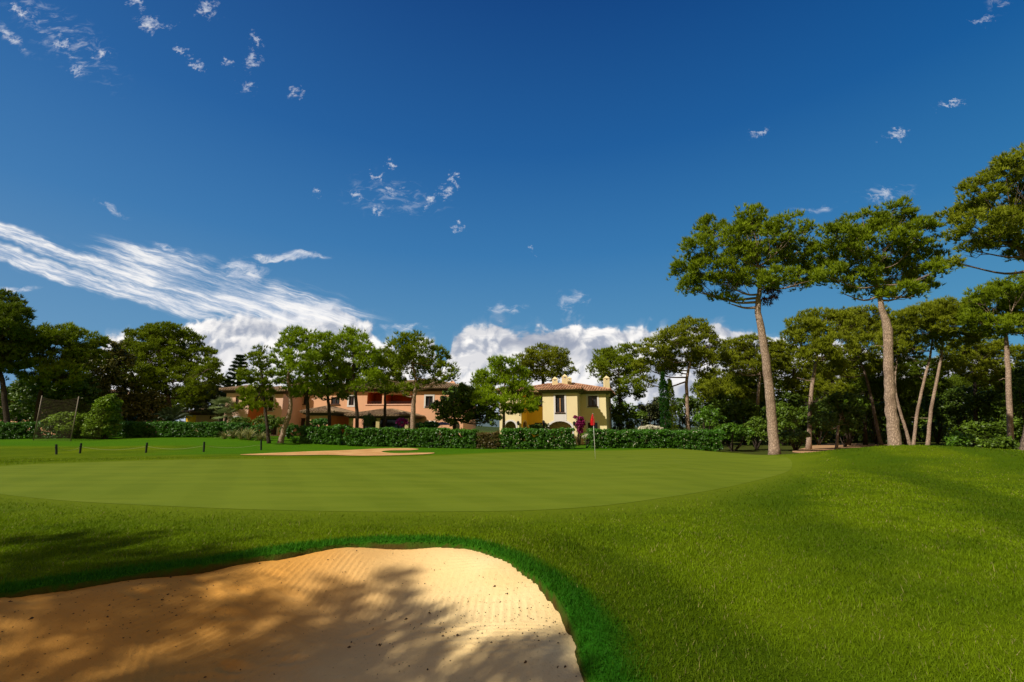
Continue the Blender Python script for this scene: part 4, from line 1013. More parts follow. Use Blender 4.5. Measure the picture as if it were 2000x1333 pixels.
T('pine_tree', 'lower pine filling in under the low wide pine', 'tree', 63, [(1422,),(1420,800),(1418,760)], [.2,.17,.1],
  [(1400,745,30,16),(1440,755,34,18),(1475,750,30,18),(1420,775,35,14),(1465,780,32,14),(1385,765,20,14)], (bd, PO), 108, group=G1)
T('pine_tree', 'pine with thin pale trunk and dead side limbs right of the tallest', 'tree', 46, [(1579,),(1583,790),(1589,735),(1596,695),(1593,668)], [.23,.19,.16,.13,.07],
  [(1570,640,30,14),(1600,624,36,13),(1642,638,34,18),(1550,664,20,11),(1592,658,42,18),(1632,678,38,20),(1600,694,34,12),(1560,688,24,9,0,.6)], (bl, PO), 109, group=G1, stubs=7)
T('pine_tree', 'pine on a left-leaning trunk just left of the knobbly trunk', 'tree', 52, [(1722,),(1712,830),(1700,770),(1688,725),(1676,695)], [.2,.18,.15,.12,.07],
  [(1660,622,26,12),(1700,616,34,11),(1680,648,42,20),(1728,652,34,22),(1702,680,40,20),(1655,700,28,16),(1620,720,28,18),(1690,715,34,15)], (bm_, PO), 110, group=G1)
T('pine_tree', 'thin curved pine trunk springing right behind the knobbly trunk', 'tree', 50, [(1778,),(1768,835),(1754,790),(1748,750),(1752,700)], [.17,.15,.13,.11,.06],
  [(1765,625,26,12),(1755,660,28,18),(1772,690,26,18),(1745,712,24,14)], (bl, PO), 111, group=G1)
T('pine_tree', 'left one of the twin slender pale trunks leaning right', 'tree', 46.5, [(1783,),(1791,810),(1806,740),(1817,695),(1821,655)], [.15,.14,.12,.10,.06],
  [(1790,622,34,14),(1822,606,34,10),(1800,650,34,18),(1840,640,26,16),(1782,680,24,12,0,.6)], (bl, PO), 112, group=G1, stubs=2)
T('pine_tree', 'right one of the twin slender pale trunks leaning right', 'tree', 46, [(1811,),(1819,800),(1836,710),(1843,655)], [.17,.15,.12,.07],
  [(1852,602,38,9),(1882,612,30,14),(1850,632,42,18),(1892,648,32,18),(1872,668,30,12,0,.7),(1832,672,24,12,0,.6)], (bl, PO), 113, group=G1, stubs=2)
T('pine_tree', 'high domed pine at the right edge under the leaning giant', 'tree', 40, [(1974,),(1971,780),(1967,690),(1964,640)], [.22,.2,.17,.1],
  [(1962,568,30,11),(1992,558,36,14),(1918,584,26,11),(1950,598,40,18),(1998,606,40,22),(1920,630,34,14),(1970,640,40,16),(2020,640,30,24),(1905,608,22,14)], (bl, PN), 114, group=G1, stubs=3)
T('pine_tree', 'dense lower pine between the twin trunks and the right edge', 'tree', 52, [(1905,),(1906,780),(1900,720)], [.2,.18,.1],
  [(1880,685,34,18),(1920,680,34,18),(1960,700,36,20),(1900,715,38,20),(1945,740,36,20),(1860,715,28,16)], (bd, PO), 115, group=G1)
T('pine_tree', 'dense pine filling the wood behind the thin dead-limbed pine', 'tree', 60, [(1548,),(1548,780),(1550,720)], [.22,.2,.1],
  [(1530,690,24,14),(1560,715,34,18),(1600,735,34,20),(1530,735,26,18),(1570,755,36,16),(1640,740,34,20),(1625,770,34,16)], (bd, PO), 116, group=G1)
T('pine_tree', 'dense pine filling the wood behind the knobbly trunk', 'tree', 58, [(1690,),(1690,790),(1700,740)], [.22,.2,.1],
  [(1680,740,34,20),(1720,730,34,20),(1770,735,34,20),(1810,730,30,22),(1700,765,36,18),(1760,765,36,18),(1830,760,30,18)], (bd, PD), 117, group=G1)
# dark broadleaf understorey of the wood
us = [(1225,812,32,22,55,'oak','dark evergreen oak directly behind the right hedge'),(1265,808,26,22,58,'olive','grey-green olive left of the cypresses'),(1198,800,22,26,60,'oak','evergreen oak against the yellow house end'),
      (1288,800,20,24,62,'olive','taller olive touching the cypresses'),(1340,800,26,26,62,'oak_light','light oak between cypress and pale trunk'),(1385,815,26,18,50,'shrub','bright shrub right of the feathery grass'),
      (1412,800,34,26,60,'oak','dark oak behind the bright shrub'),(1455,808,34,26,58,'oak','dark oak left of the tallest trunk'),(1478,840,26,24,44,'oak','dark bush against the tallest trunk'),
      (1470,790,30,24,66,'oak_light','light crowned oak behind the tallest trunk'),(1430,848,40,16,42,'shrub','bright spreading shrub at the end of the hedge'),(1530,820,34,26,56,'oak','dark oak right of the tallest trunk'),
      (1552,855,24,15,42,'oak_light','low shrub between the tallest trunk and the path'),(1540,785,30,20,60,'oak_light','oak with pale crown behind the path bend'),(1600,815,36,28,58,'oak','dark oak behind the dead-limbed trunk'),
      (1660,800,36,30,56,'oak','dark oak behind the left-leaning trunk'),(1710,815,36,30,60,'oak','dark oak left of the knobbly trunk'),(1770,805,34,30,58,'oak','dark oak right of the knobbly trunk'),
      (1830,800,36,32,60,'oak','dark oak behind the twin trunks'),(1880,790,36,32,56,'oak_light','lighter oak right of the twin trunks'),(1930,790,40,34,52,'oak','large dark oak near the right edge'),
      (1985,780,36,40,48,'oak','large dark oak at the right edge'),(2005,740,30,30,46,'oak_light','high oak crown at the right edge'),(1870,862,24,14,38,'shrub','round bright bush standing on the woodland floor'),
      (1915,845,30,20,46,'oak','dark bush in shade behind the round bright bush'),(1975,845,40,26,44,'oak','dark thicket at the right edge'),(1650,838,24,14,50,'oak_light','low leafy bush beside the sandy path'),
      (1950,872,40,16,33,'oak','shadowy bush just beyond the mound at right')]
for k_, (px_, w_) in enumerate([(1400, 44), (1462, 44), (1524, 44), (1590, 46), (1655, 46), (1720, 46), (1788, 46), (1850, 46), (1915, 46), (1978, 46)]):
    us.append((px_, 825, w_, 32, 70, 'oak', 'deep shade thicket far behind ' + ['the bright shrub', 'the spreading shrub', 'the tallest trunk', 'the dead-limbed trunk', 'the small crooked tree', 'the leaning trunk', 'the knobbly trunk', 'the twin trunks', 'the rail fence end', 'the right edge thicket'][k_]))
for i, (px, py, rx, ry, Y, mt, lab) in enumerate(us):
    r_ = np.random.default_rng(500 + i); lobes = [(px, py, rx*.7, ry*.75)]
    for k in range(5): a = k*1.257 + r_.uniform(-.4, .4); lobes.append((px + rx*.62*math.cos(a), py - ry*.1 + ry*.55*math.sin(a), rx*r_.uniform(.35, .55), ry*r_.uniform(.35, .5), r_.uniform(-1.5, 1.5)))
    low = py + ry
    if ry >= 20: lobes.append((px, min(low + 8, 858), rx*.7, 14, 1.))
    bush('oak_tree' if ry >= 20 else 'shrub', lab, 'tree' if ry >= 20 else 'shrub', Y, lobes, M[mt], 500 + i, pr=.5 if Y > 45 else .32, num=34 if Y > 45 else 40, size=.26 if Y > 45 else .18, dens=.95, group='oaks and shrubs under the pines')
T('small_oak', 'little tree with pale crooked trunk at the path edge', 'tree', 43, [(1633,),(1636,845),(1640,820)], [.14,.11,.07],
  [(1620,800,28,16),(1650,790,28,18),(1640,820,34,14),(1610,825,22,12),(1665,815,20,14)], (bl, M['oak_light']), 119, kind='leaf', L=.22, tuft=12, pr=.4)
# far row of woodland trunks and crowns
for i, (px, Y, top) in enumerate([(1400, 82, 745), (1455, 86, 735), (1510, 84, 740), (1570, 90, 745), (1625, 86, 750), (1680, 92, 745), (1740, 88, 740), (1800, 84, 745), (1860, 90, 735), (1920, 86, 740), (1980, 82, 735)]):
    r_ = np.random.default_rng(700+i); T('far_pine', 'distant dark pine deep in the wood, number %d' % i if False else ['distant pine seen between the pale pine and the low wide pine','distant pine left of the tallest trunk, deep in the wood','distant pine right behind the tallest trunk','distant pine left of the dead-limbed trunk','distant pine over the small crooked tree','distant pine left of the leaning trunk','distant pine directly behind the knobbly trunk','distant pine between the twin trunks','distant pine right of the twin trunks','distant pine over the round bright bush','distant pine behind the right edge thicket'][i],
      'tree', Y, [(px,),(px+r_.uniform(-6,6),810),(px+r_.uniform(-8,8),top+25)], [.25,.2,.1],
      [(px+r_.uniform(-25,25), top+r_.uniform(8,95), r_.uniform(18,30), r_.uniform(10,16)) for k in range(11)], (bm_, PD), 700+i, pr=.75, tuft=12, per=5, L=.45, w=.06, dens=.9, group='distant pines deep in the wood')

# left side
G2 = 'trees on the left behind the hedge'
T('pine_tree', 'dark tall pine cut by the left edge of the view', 'tree', 42, [(18,),(10,790),(2,735),(-18,700),(-30,660)], [.22,.2,.17,.12,.08],
  [(-5,602,38,22),(28,622,22,20),(-40,625,50,30),(8,655,38,28),(-45,680,60,35),(18,700,28,22),(-20,720,45,20),(35,655,14,14)], (bd, PD), 120, pr=.42, dens=1.1, group=G2)
T('pine_tree', 'green spreading pine next to the tall one at the far left', 'tree', 45, [(72,),(74,800),(84,750),(95,715)], [.24,.2,.16,.1],
  [(75,660,32,14),(118,655,34,13),(162,668,32,15),(58,690,28,20),(108,688,44,24),(160,700,32,22),(80,730,38,20),(130,735,36,18)], (bd, PN), 121, group=G2)
T('evergreen', 'dark evergreen filling in beneath the green spreading pine', 'tree', 48, [(120,),(120,800),(122,770)], [.2,.18,.1],
  [(75,765,38,22),(115,760,38,24),(150,770,34,24),(95,795,40,18),(55,790,28,18),(140,800,34,16)], (bd, M['oak']), 122, kind='leaf', L=.24, tuft=12, pr=.5, group=G2)
T('magnolia', 'dark bronze-leaved magnolia left of the big round pine', 'tree', 52, [(205,),(205,800),(203,760)], [.2,.18,.1],
  [(155,698,28,16),(205,680,24,14),(230,715,26,22),(180,735,38,26),(165,770,36,24),(225,765,42,30),(255,800,40,26),(205,805,38,24),(290,795,30,22)], (bd, M['magnolia']), 123, kind='leaf', L=.26, tuft=15, pr=.48, group=G2)
T('pine_tree', 'big round bright pine in the middle of the left group', 'tree', 56, [(334,),(332,800),(326,765),(322,735)], [.3,.26,.2,.12],
  [(322,652,38,13),(282,668,36,18),(360,674,34,16),(250,700,30,20),(308,700,48,28),(388,705,30,20),(262,735,34,20),(335,742,48,24),(402,745,24,22),(375,772,24,14),(292,762,30,12),(415,715,10,12)], (bm_, PN), 124, dens=1.15, tuft=14, per=9, group=G2)
T('evergreen', 'black-green evergreen between the two leftmost trunks', 'tree', 56, [(38,),(38,810),(38,790)], [.2,.18,.1],
  [(5,795,36,26),(45,785,34,26),(75,805,30,18),(20,820,40,16),(60,760,26,16)], (bd, M['oak']), 127, kind='leaf', L=.26, tuft=12, pr=.5, group=G2)
T('evergreen', 'black-green evergreen behind the netting and climber mound', 'tree', 58, [(165,),(165,815),(165,800)], [.2,.18,.1],
  [(110,815,26,14),(165,800,30,20),(185,790,26,20),(170,825,40,14),(230,820,30,18)], (bd, M['oak']), 128, kind='leaf', L=.26, tuft=12, pr=.5, group=G2)
T('broadleaf_tree', 'yellow-green tree in front of the Norfolk pine', 'tree', 58, [(432,),(430,800),(425,780)], [.16,.14,.08],
  [(412,770,26,14),(432,780,22,14),(398,790,24,14),(440,800,18,12)], (bd, M['olive']), 125, kind='leaf', L=.24, tuft=11, pr=.45, group=G2)
T('far_trees', 'dark tree belt left of the pink house', 'tree', 76, [(365,),(365,800),(365,780)], [.2,.18,.1], [(350,795,40,20),(395,780,34,22),(320,800,34,18),(430,760,24,20)], (bd, PD), 126, pr=.7, L=.4, w=.05, group=G2)
G3 = 'pines in front of the orange and pink houses'
T('young_pine', 'slim sparse young pine, leftmost of the pines before the houses', 'tree', 39, [(526,),(521,825),(516,780),(512,735),(507,700),(505,680)], [.14,.12,.10,.08,.05,.02],
  [(505,686,8,9),(497,705,15,9),(514,712,13,9),(489,735,20,10),(518,738,15,10),(503,752,22,9),(483,765,16,8),(522,768,14,9),(495,785,24,9),(482,800,16,8),(520,795,12,6)], (bd, PN), 130, pr=.34, dens=.62, L=.28, group=G3)
T('pine_tree', 'pine on a strongly curved leaning pale trunk', 'tree', 39.6, [(547,),(556,835),(566,805),(567,772),(563,740),(570,700)], [.23,.21,.18,.14,.11,.06],
  [(575,658,18,11),(592,668,22,14),(560,680,20,13),(553,708,22,13),(590,705,28,18),(545,738,16,11),(572,742,26,14),(600,740,22,14),(560,768,18,8,0,.6),(588,768,16,8,0,.6)], (bl, PB_), 131, group=G3)
T('pine_tree', 'pine with straight dark trunk before the pink house wing', 'tree', 41, [(602,),(601,800),(598,755),(604,710)], [.17,.15,.12,.07],
  [(628,675,22,14),(645,664,14,9),(615,705,26,16),(648,698,22,16),(622,738,28,15),(652,730,20,15),(598,764,18,8)], (bd, PB_), 132, group=G3)
T('pine_tree', 'pine over the small outbuilding with short dark trunk', 'tree', 42.5, [(643,),(643,805),(640,775),(640,750)], [.16,.15,.12,.07],
  [(640,760,28,10),(664,748,20,13),(625,772,16,7),(664,772,16,8),(672,725,16,12)], (bd, PN), 133, group=G3)
T('pine_tree', 'tall pine at the left end of the tiled porch', 'tree', 41, [(697,),(697,805),(694,765),(690,725),(690,690)], [.17,.15,.13,.1,.06],
  [(685,657,20,9),(670,678,20,14),(702,675,22,15),(680,706,28,18),(714,698,20,16),(668,732,20,14),(702,738,28,16),(734,712,16,16),(728,742,18,12),(700,760,22,8,0,.7)], (bd, PB_), 134, group=G3)
T('pine_tree', 'sparse pine behind, between the porch pine and the grey trunk', 'tree', 46, [(750,),(752,800),(752,760)], [.16,.14,.08],
  [(748,700,16,13),(755,725,18,13),(745,755,22,11),(770,745,18,11),(762,765,18,7,0,.7)], (bd, PN), 135, group=G3)
T('pine_tree', 'wide pine with pale grey trunk right of the porch', 'tree', 40, [(806,),(807,805),(809,775),(812,745),(806,710)], [.23,.2,.17,.13,.07],
  [(800,665,24,10),(780,684,22,13),(816,686,28,16),(847,695,16,11),(770,712,22,14),(802,716,28,18),(840,722,28,14),(870,728,16,12),(878,742,12,8),(764,742,18,10),(844,752,20,8,0,.6),(782,764,22,8,0,.7),(812,752,20,9,0,.6),(870,700,8,8)], (bl, PN), 136, group=G3, dens=.95)
T('holm_oak', 'dark rounded evergreen between the orange and yellow houses', 'tree', 43, [(888,),(888,820),(888,800)], [.16,.14,.1],
  [(890,785,30,20),(912,768,18,13),(866,798,20,16),(925,798,20,20),(890,812,36,14),(905,785,20,20),(940,815,18,12),(952,800,18,20),(964,818,14,14)], (bd, M['oak']), 137, kind='leaf', L=.2, tuft=14, pr=.4, group=G3)
T('pine_tree', 'vivid light green pine standing before the yellow house', 'tree', 42, [(984,),(984,810),(984,780),(986,745)], [.15,.13,.11,.06],
  [(974,708,17,9),(990,722,26,14),(957,738,24,11),(1010,742,22,14),(938,742,16,8),(975,762,36,18),(1014,768,22,14),(948,785,26,12),(992,786,26,10),(1022,800,24,8,-1),(1043,790,9,8,-1),(1000,805,20,6,-1),(930,770,12,9)], (bl, PB_), 138, group=G3, dens=1.05)
T('pine_tree', 'green crown seen behind the orange house chimney', 'tree', 64, [(905,),(905,790),(900,760)], [.2,.18,.1],
  [(865,762,18,9),(900,768,22,10),(850,778,16,9),(935,752,14,10)], (bd, PN), 139, group='pines behind the houses')

# pines standing behind the viewer: their shade falls over the bunker and lawn
def shade_tree(label, seed, spots, h, base, mat):
    lb_ = []
    for (px, py, r, hh) in spots:
        g_ = G(px, py, -.2); c_ = np.array([g_[0], g_[1], 0]) + SUN_DIR * ((h + hh) / SUN_DIR[2]); lb_.append((c_[0], c_[1], c_[2], r, r*.6))
    ctr = np.mean([q[:3] for q in lb_], 0)
    T('pine_tree', label, 'tree', 0, [(*base, 0), (base[0]*.7+ctr[0]*.3, base[1]*.7+ctr[1]*.3, ctr[2]*.45), (ctr[0], ctr[1], ctr[2]*.85)], [.3, .24, .12], lb_, (bm_, mat), seed, pr=.36, dens=.8, tuft=12, per=6, L=.22, w=.022, world=True, group='pines behind the viewer', sub_twigs=.2)
shade_tree('nearer pine behind the viewer shading the middle of the bunker', 150, [(60,1205,.45,.6),(190,1195,.4,.9),(310,1165,.35,1.1),(420,1150,.3,1.3),(130,1275,.5,.3),(40,1340,.8,-.2),(260,1265,.55,.2),(-60,1260,.5,.5),(540,1130,.22,1.6),(330,1230,.85,0),(480,1195,.8,.6),(600,1170,.55,.8),(560,1255,.8,.4),(690,1130,.28,1.4),(735,1105,.22,1.6),(430,1320,.9,-.4),(250,1340,.9,0),(720,1180,.3,1.),(640,1225,.4,.8)], 9.5, (-11.5, -7), PN)
shade_tree('pine behind the viewer shading the left lawn', 151, [(60,1120,1.1,0),(150,1135,.7,.2),(280,1118,.6,.6),(390,1100,.35,.8),(30,1150,.8,.3),(220,1108,.9,.4),(350,1095,.5,.9),(120,1075,.5,1.),(-60,1090,1.4,.2),(150,1175,.5,.7),(20,1180,.5,.4)], 10.5, (-19, -6), PN)
shade_tree('pine behind the viewer shading the front edge of the bunker', 152, [(820,1330,.55,0),(930,1290,.4,.5),(1000,1262,.22,.9),(700,1380,.6,0),(960,1335,.38,.3),(560,1400,.8,0)], 8.5, (-7.5, -6.5), PN)

# ------------------------------------------------------------------ small things
b0 = np.array([*G(1163, 897), 0.]); b0[2] = float(terrain(*b0[:2])) + .01
fl = empty('flagstick', b0, 'white flagstick with limp red flag standing in the green', 'flagstick')
M['white_paint'] = simple('white_paint', (.80, .80, .78), .4, .04, 5, .4); M['red_cloth'] = simple('red_flag_cloth', (.75, .012, .02), .7, .15, 9)
s_ = ppm(1160, 850, b0[1]); H_ = 86 / s_
mb = MB(); mb.tube([(0, 0, -.02), (-.03, 0, H_*.5), (-.055, 0, H_)], [.014, .011, .008], 8); mb.lathe([(.008, H_), (.016, H_+.01), (.0, H_+.03)], 8, (-.055, 0)); mb.build('pole', M['white_paint'], fl, smooth=True)
rows = []; nf = 14
for i in range(10):
    t_ = i / 9; z = H_ - .02 - .52 * t_; wdt = .03 + .20 * t_ ** .8 * (1 if t_ < .85 else .9)
    rows.append([( -.05 - .006*t_ - wdt * (k/(nf-1)) * (.9 if t_ < .5 else 1.) + .03*t_, .045*math.sin(k*1.15 + t_*1.5) * (.4+t_), z - .10*math.sin(k/(nf-1)*3.1)*t_ + (k/(nf-1))*.03) for k in range(nf)])
V = np.array([p for r in rows for p in r]); ii = np.arange(10*nf).reshape(10, nf); Fc = np.stack([ii[:-1,:-1], ii[:-1,1:], ii[1:,1:], ii[1:,:-1]], -1).reshape(-1, 4)
V2 = V.copy(); V2[:, 0] = -V[:, 0]*.45 - .08; V2[:, 1] = -V[:, 1] + .02
mesh_obj('flag', np.vstack([V, V2]), np.vstack([Fc, Fc + len(V)]), M['red_cloth'], fl, None, True)
M['post'] = simple('dark_green_post', (.012, .018, .012), .6, .2, 6)
post_mesh = None
for i, (px, py, lean) in enumerate([(110, 888, -.2), (156, 886, -.05), (285, 884, -.03), (398, 881, -.06), (510, 879, -.1)]):
    g_ = G(px, py); z_ = float(terrain(*g_)); s_ = ppm(px, py, g_[1]); h_ = 19.5 / s_; 
    mb = MB(); mb.lathe([(.058, -.1), (.058, h_-.05), (.062, h_-.04), (.062, h_-.01), (.045, h_)], 10); mb.box(-.012, .012, -.088, -.066, h_*.62, h_*.72)
    o = mb.build('marker_post', M['post'], None, loc=(g_[0], g_[1], z_)); o.rotation_euler = (0, lean, 0)
    tag(o, ['dark rope post, leftmost of the five on the lawn', 'dark rope post second from left, leaning right', 'dark rope post in the middle of the five', 'dark rope post fourth from left', 'dark rope post nearest the far sand bunker'][i], 'post', 'dark rope posts on the left lawn')
# sagging thin rope between the posts
M['rope'] = simple('pale_rope', (.30, .30, .16), .8, .1, 20)
pp = [(110, 888, -.06), (156, 886, .10), (285, 884, .05), (398, 881, .02), (510, 879, 0.)]; mb = MB(); pts = []
for i in range(len(pp) - 1):
    a = G(*pp[i][:2]); b_ = G(*pp[i+1][:2])
    for k in range(12):
        t_ = k / 12; q = a*(1-t_) + b_*t_; pts.append((q[0], q[1], float(terrain(*q)) + .42 - .8*t_*(1-t_)))
pts.append((*G(510, 879), .42)); o = mb.tube(pts, .008, 5).build('rope', M['rope']); tag(o, 'thin pale rope sagging between the dark posts', 'rope')
# net on two poles
M['net_pole'] = simple('grey_net_pole', (.20, .165, .12), .6, .2, 4); M['net'] = simple('brown_netting', (.06, .045, .022), .9, .2, 4)
pa = base_at(65, 40.5); pb2 = base_at(138, 40); za = P(83, 773, 40.5)[2]; zb2 = P(155, 775, 40)[2]; pc = np.array([*P(205, 800, 41)[:2], 0]); pc[2] = float(terrain(*pc[:2]))
nf_ = empty('net_fence', pa, 'tall brown ball-stop net on two thin grey poles', 'net fence')
pole_tops = []
for (p, zt2) in ((pa, za), (pb2, zb2)):
    mb = MB(); q = p - pa; mb.tube([(q[0], q[1], q[2]-.2), (q[0], q[1], zt2 - pa[2])], .04, 8); mb.build('pole', M['net_pole'], nf_, smooth=True); pole_tops.append((q[0], q[1], zt2 - pa[2]))
mb = MB(); A_ = np.array([0, 0, 0.]); B_ = pb2 - pa; C_ = pc - pa; tz = za - pa[2]
for (a, b_, ta, tb) in ((A_, B_, tz - .15, zb2 - pa[2] - .1), (B_, C_, zb2 - pa[2] - .1, zb2 - pa[2] - 1.0)):
    Ln = np.linalg.norm((b_ - a)[:2]); n_ = int(Ln / .13); e = (b_ - a) / Ln; w = .006
    for k in range(n_ + 1):
        t_ = k / n_; q = a*(1-t_) + b_*t_; top_ = ta*(1-t_) + tb*t_ - .25*math.sin(math.pi*t_); mb.add([q - e*w, q + e*w, (q[0]+e[0]*w, q[1]+e[1]*w, top_), (q[0]-e[0]*w, q[1]-e[1]*w, top_)], [(0,1,2,3)])
    m_ = int(3.6 / .13)
    for k in range(m_ + 1):
        f = k / m_; vs = []; fs = []
        for j in range(9):
            t_ = j / 8; q = a*(1-t_) + b_*t_; top_ = ta*(1-t_) + tb*t_ - .25*math.sin(math.pi*t_); zz_ = q[2] + (top_ - q[2]) * f; vs += [(q[0], q[1]+.004, zz_-w), (q[0], q[1]+.004, zz_+w)]
        for j in range(8): fs.append((2*j, 2*j+2, 2*j+3, 2*j+1))
        mb.add(vs, fs)
mb.build('netting', M['net'], nf_)
# lamp bollard, oven, parasol and timber rails
b0 = base_at(1063, 42); mb = MB(); mb.lathe([(.06, -.1), (.04, .1), (.035, 1.75), (.09, 1.8), (.13, 2.05), (.14, 2.1), (.03, 2.25)], 10); o = mb.build('garden_lamp', M['iron'], loc=b0); tag(o, 'black garden lamp post rising behind the flowering hedge', 'lamp')
b0 = base_at(890, 45); mb = MB(); mb.lathe([(.28, -.1), (.28, 1.5), (.34, 1.55), (.36, 1.9), (.3, 2.1), (.12, 2.3), (.1, 2.5)], 14); o = mb.build('garden_oven', M['pink_wall'], loc=b0); tag(o, 'small round terracotta garden chimney under the dark evergreen', 'garden oven')
b0 = base_at(862, 46); um = empty('parasol', b0, 'lilac-grey garden parasol under the dark evergreen', 'parasol'); mb = MB(); mb.lathe([(1.0, 1.95), (.6, 2.12), (.02, 2.25)], 12); mb.build('canopy', simple('lilac_canvas', (.22, .18, .24), .8), um); mb = MB(); mb.lathe([(.2, -.05), (.2, .05), (.025, .08), (.025, 2.2)], 10); mb.build('pole', M['white_paint'], um)
b0 = base_at(854, 44); mb = MB(); mb.box(-.14, .14, -.14, .14, -.1, 1.55); mb.box(-.19, .19, -.19, .19, 1.552, 1.64); o = mb.build('garden_pillar', M['white_trim'], loc=b0); tag(o, 'short white garden pillar beside the lilac parasol', 'pillar')
a = base_at(1925, 47); fr = empty('rail_fence', a, 'low timber rail fence in the wood at the right edge', 'fence'); M['rail'] = simple('grey_timber', (.28, .22, .16), .9, .2, 5)
for k in range(6):
    mb = MB(); mb.box(k*1.1-.05, k*1.1+.05, -.05, .05, -.2, 1.0); mb.build('post', M['rail'], fr)
mb = MB(); mb.box(-.2, 5.7, -.08, -.052, .4, .5); mb.box(-.2, 5.7, -.08, -.052, .78, .88); mb.build('rail', M['rail'], fr)
# distant hill and belt of scrub at the horizon
hx = np.linspace(-900, 900, 120); hz = 16 + 10*np.sin(hx*.006+1) + 6*np.sin(hx*.017); rows = [np.column_stack([hx, np.full(120, y_), z_]) for y_, z_ in ((500, np.zeros(120)-1), (560, hz*.6), (650, hz), (800, hz*.4))]
V = np.vstack(rows); ii = np.arange(480).reshape(4, 120); Fc = np.stack([ii[:-1,:-1], ii[:-1,1:], ii[1:,1:], ii[1:,:-1]], -1).reshape(-1, 4)
o = mesh_obj('hills', V, Fc, simple('hazy_hill_scrub', (.09, .13, .15), .95, .2, .02, .0), None, None, True); tag(o, 'low hazy blue hills on the horizon', 'hills', kind='structure')

# ------------------------------------------------------------------ sky
w = bpy.data.worlds.new('World'); scene.world = w; w.use_nodes = True
t = NT(w.node_tree); t.n.clear(); out = t.new('ShaderNodeOutputWorld'); bg = t.new('ShaderNodeBackground'); t.l.new(bg.outputs[0], out.inputs[0])
sky = t.new('ShaderNodeTexSky', sky_type='NISHITA'); sky.sun_disc = False; sky.sun_elevation = SUN_EL; sky.sun_rotation = math.atan2(SUN_DIR[0], SUN_DIR[1]); sky.altitude = 50; sky.air_density = 1.; sky.dust_density = .6; sky.ozone_density = 2.5
dirv = t.new('ShaderNodeTexCoord').outputs['Generated']; q = t.sep(dirv)
yc = t.m('MAXIMUM', q[1], .04); U = t.m('DIVIDE', q[0], yc); W = t.m('DIVIDE', q[2], yc)      # sky coordinates about due north
UW = t.xyz(U, W, 0.)
def uw(px, py): r = ray(px, py); return r[0] / r[1], r[2] / r[1]
el = t.m('ARCSINE', q[2])
grad = t.ramp(t.m('DIVIDE', el, 1.2), [(0., (.20, .38, .55)), (.13, (.155, .355, .56)), (.315, (.052, .215, .47)), (.486, (.014, .122, .36)), (.70, (.001, .056, .23)), (1., (0., .04, .18))])
side = t.lin(U, -1.2, 1.2, 0., 1.)
grad = t.mix(side, t.mix(.22, grad, (.055, .15, .40)), t.mix(1., grad, (.55, .86, .92), 'MULTIPLY'))
skyc = t.mix(.05, grad, t.mix(1., sky.outputs[0], (.06, .06, .06), 'MULTIPLY'))
front_ = t.step(q[1], .02, .2)
# heaped cumulus along the horizon
prof = [(-200,760),(150,745),(190,672),(230,655),(290,662),(330,640),(400,622),(480,606),(560,600),(640,604),(700,612),(740,648),(770,676),(820,662),(850,668),(864,720),(876,690),(892,652),(925,632),(950,640),(975,632),(1010,640),(1040,628),(1105,633),(1160,645),(1200,640),(1300,642),(1380,640),(1430,648),(1500,655),(1560,662),(1800,690),(2300,720)]
fc = t.new('ShaderNodeFloatCurve'); cm = fc.mapping; cv = cm.curves[0]; pts = [uw(*p) for p in prof]; pts = [((u_ + 1.4) / 2.8, w_ * 2.) for u_, w_ in pts]
cv.points[0].location = (0., pts[0][1]); cv.points[1].location = (1., pts[-1][1])
for p in pts:
    if 0.001 < p[0] < .999: cv.points.new(*p)
cm.update(); t.put(fc.inputs['Value'], t.lin(U, -1.4, 1.4)); top = t.m('DIVIDE', fc.outputs[0], 2.)
def n2(vec, scale, detail=4, rough=.5, dist=0., col=False):
    n = t.new('ShaderNodeTexNoise', noise_dimensions='2D'); t.put(n.inputs['Vector'], vec)
    for k_, v_ in (('Scale', scale), ('Detail', detail), ('Roughness', rough), ('Distortion', dist)): n.inputs[k_].default_value = v_
    return n.outputs['Color'] if col else n.outputs['Fac']
def v2(vec, scale):
    n = t.new('ShaderNodeTexVoronoi', voronoi_dimensions='2D', feature='SMOOTH_F1'); t.put(n.inputs['Vector'], vec); n.inputs['Scale'].default_value = scale; n.inputs['Smoothness'].default_value = .6; return n.outputs['Distance']
def tex(px, py, rx, ry, an):                       # an ellipse of sky, radii and angle as read off the photograph
    u0, w0 = uw(px, py); ca, sa = math.cos(math.radians(an)), math.sin(math.radians(an))
    u1, w1 = uw(px + 20*ca, py - 20*sa); u2, w2 = uw(px - 20*sa, py - 20*ca)
    k1 = math.hypot(u1-u0, w1-w0)/20; k2 = math.hypot(u2-u0, w2-w0)/20; a = math.atan2(w1-w0, u1-u0)
    return (u0, w0), a, rx*k1, ry*k2
def mapped(vec, px, py, rx, ry, an):
    (u0, w0), a, RX, RY = tex(px, py, rx, ry, an); n = t.new('ShaderNodeMapping', vector_type='TEXTURE'); t.put(n.inputs[0], vec)
    n.inputs['Location'].default_value = (u0, w0, 0); n.inputs['Rotation'].default_value = (0, 0, a); n.inputs['Scale'].default_value = (RX, RY, 1); return n.outputs[0]
wc_ = n2(UW, 7., 3, .6, 0., True)
warp = t.vm('ADD', UW, t.vm('MULTIPLY', t.vm('SUBTRACT', wc_, (.5, .5, .5)), (.06, .05, 0.)))
def billow(vec):
    return t.m('SUBTRACT', t.m('SUBTRACT', n2(vec, 8., 7, .6, .15), t.m('MULTIPLY', v2(vec, 24.), .22)), t.m('MULTIPLY', v2(vec, 62.), .10))
n0 = billow(warp); n1_ = billow(t.vm('ADD', warp, (-.011, .013, 0.)))
edge = t.m('SUBTRACT', t.m('ADD', top, t.m('MULTIPLY', t.m('SUBTRACT', n0, .36), .10)), W)
